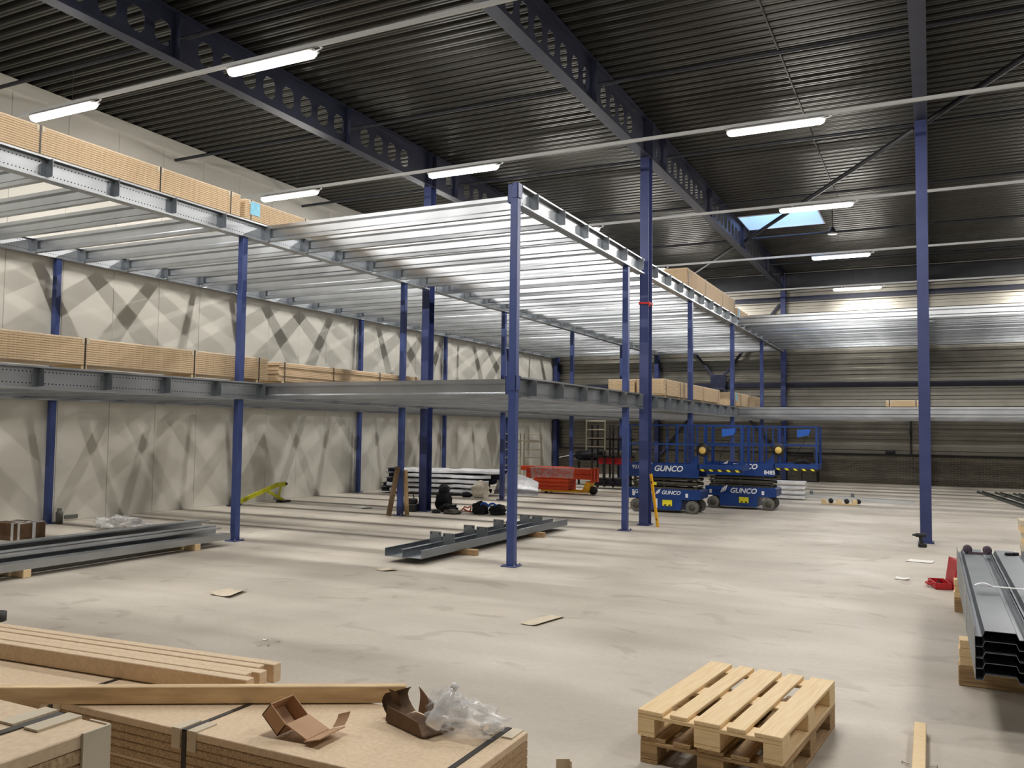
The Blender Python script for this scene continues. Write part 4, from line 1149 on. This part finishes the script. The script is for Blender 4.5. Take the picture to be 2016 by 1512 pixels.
# tools and clothing around the thick middle column
t = thing('black_bag', 'tall black bag slumped behind the thick middle column', 'bag', (-9.90, 16.62, 0.002))
blob(.19, .17, .26, .3, 2.2, 3.1, 18, floor=-.2).build('body', 'cloth', t, (0, 0, .21))
blob(.13, .12, .12, .4, 2.6, 8.1, 14).build('folded_top', 'cloth', t, (.02, 0, .45))
t = thing('tool_box', 'black tool box left of the thick middle column', 'tool box', (-10.38, 15.92, 0.002), .1)
MB().bbox(-.24, .22, -.13, .13, 0, .17, .02).build('body', 'black', t); MB().bbox(-.06, .18, -.11, .11, .17, .28, .02).build('top_tray', 'black', t)
MB().path([(-.02, 0, .27), (0, 0, .40), (.1, 0, .42), (.14, 0, .27)], .012, 8).build('handle', 'black', t)
for x, y, rx, ry, rz, s, m, lb in ((-9.56, 16.3, .22, .16, .10, 1.5, 'cloth', 'dark work jacket on the floor right of the thick middle column'), (-9.28, 15.94, .20, .12, .06, 2.5, 'scissor', 'grey green bundle of gloves in front of the dark jacket'),
                               (-8.76, 16.25, .18, .17, .15, 3.5, 'cloth', 'black harness bag with blue loops, left half'), (-8.36, 16.3, .18, .17, .13, 4.5, 'cloth', 'black harness bag with blue loops, right half'), (-9.66, 15.9, .10, .07, .04, 5.5, 'cloth', 'small black pouch at the foot of the thick middle column')):
    o = blob(rx, ry, rz, .4, 2.4, s, 14, floor=-rz * .7).build('work_gear', m, None, (x, y, rz * .7 + .002)); tag(o, lb, 'work gear', 'work gear on the floor')
o = MB().path([(-.16, 0, .02), (-.13, .05, .06), (-.06, .03, .12), (.02, .0, .10), (.08, .04, .13), (.12, -.02, .08), (.10, -.06, .03), (0, -.08, .06), (-.06, -.05, .09), (.04, -.04, .04), (.12, -.02, .02), (.16, .02, .03)], .014, 8).build('red_lanyard', 'orange', None, (-9.12, 16.3, .01)); tag(o, 'tangled orange red lanyard between jacket and harness bag', 'lanyard')
for x, lb in ((-8.62, 'left'), (-8.42, 'right')):
    o = MB().path([(-.10, 0, 0), (-.06, .0, .06), (.02, 0, .075), (.09, 0, .03)], .022, 8).build('blue_strap', 'lift_light', None, (x, 16.18, .175)); tag(o, f'blue strap loop over the black harness bag, {lb} one', 'strap', 'blue harness straps')

# ------------------------------------------------------------------ far floor on the right
t = thing('flat_beam', 'long galvanised beam lying on the far floor behind the far lift', 'beam', (-3.95, 25.75, .002), math.atan2(-1.35, 3.5))
MB().sheet([(-.12, .10), (-.14, .10), (-.14, 0), (.14, 0), (.14, .10), (.12, .10)], .006, 0, 3.75, 'x').build('channel', 'white_steel', t)
for k in range(2): MB().box(.9 + k * 1.2, 1.0 + k * 1.2, -.003, .003, .0, .2).build('upright_plate', 'galv_dull', t)
t = thing('block_pallet', 'short orange wooden pallet with black rollers on the far floor', 'pallet', (-2.15, 23.45, .002), math.radians(8))
MB().bbox(-.42, .42, -.10, .10, 0, .03, .004).build('bottom_board', 'timber', t)
for x in (-.37, 0, .37): MB().bbox(x - .06, x + .06, -.1, .1, .03, .13, .004).build('block', 'timber', t)
for x in (-.2, .18, .46): MB().lathe([(.02, -.07), (.06, -.07), (.06, .07), (.02, .07)], 14, Matrix.Translation((x, -.02, .092)) @ Matrix.Rotation(math.pi / 2, 4, 'X')).build('roller', 'black', t)
for k in range(4):
    o = MB().sheet([(-.16, .02), (-.16, .09), (-.03, .09), (0, .05), (.03, .09), (.16, .09), (.16, .02)], .006, 0, 2.0, 'x').build('pale_profile', 'film_white', None, (-5.1, 24.5 + .02 * k, .02 + k * .13)); tag(o, ['pale profile in the pile right behind the far lift, lowest', 'pale profile in the pile right behind the far lift, second', 'pale profile in the pile right behind the far lift, third', 'pale profile in the pile right behind the far lift, topmost'][k], 'profile', 'pale profiles behind the lift')
t = thing('dark_cabinet', 'dark cabinet standing against the plinth behind the far lift', 'cabinet', (-4.35, YB - .40, .002))
MB().bbox(-.55, .55, -.25, .25, 0, 1.0, .01).build('body', 'black', t); MB().box(-.5, -.02, -.262, -.25, .06, .94).build('door', 'scissor', t); MB().box(.02, .5, -.262, -.25, .06, .94).build('door', 'scissor', t)
t = thing('wall_pipe', 'thin black pipe on the back wall left of the free standing column', 'pipe', (-.66, YB - .14, 1.11))
MB().tube((0, 0, 0), (0, 0, 1.45), .03, 10).build('pipe', 'black', t); MB().bbox(-.05, .05, -.05, .05, .75, .85, .01).build('coupling', 'black', t)
o = MB().bbox(-.16, .16, -.06, .06, 0, .14, .02).build('socket_box', 'black', None, (-1.35, YB - .03, 1.105)); tag(o, 'small black socket box on the plinth edge of the back wall', 'socket')
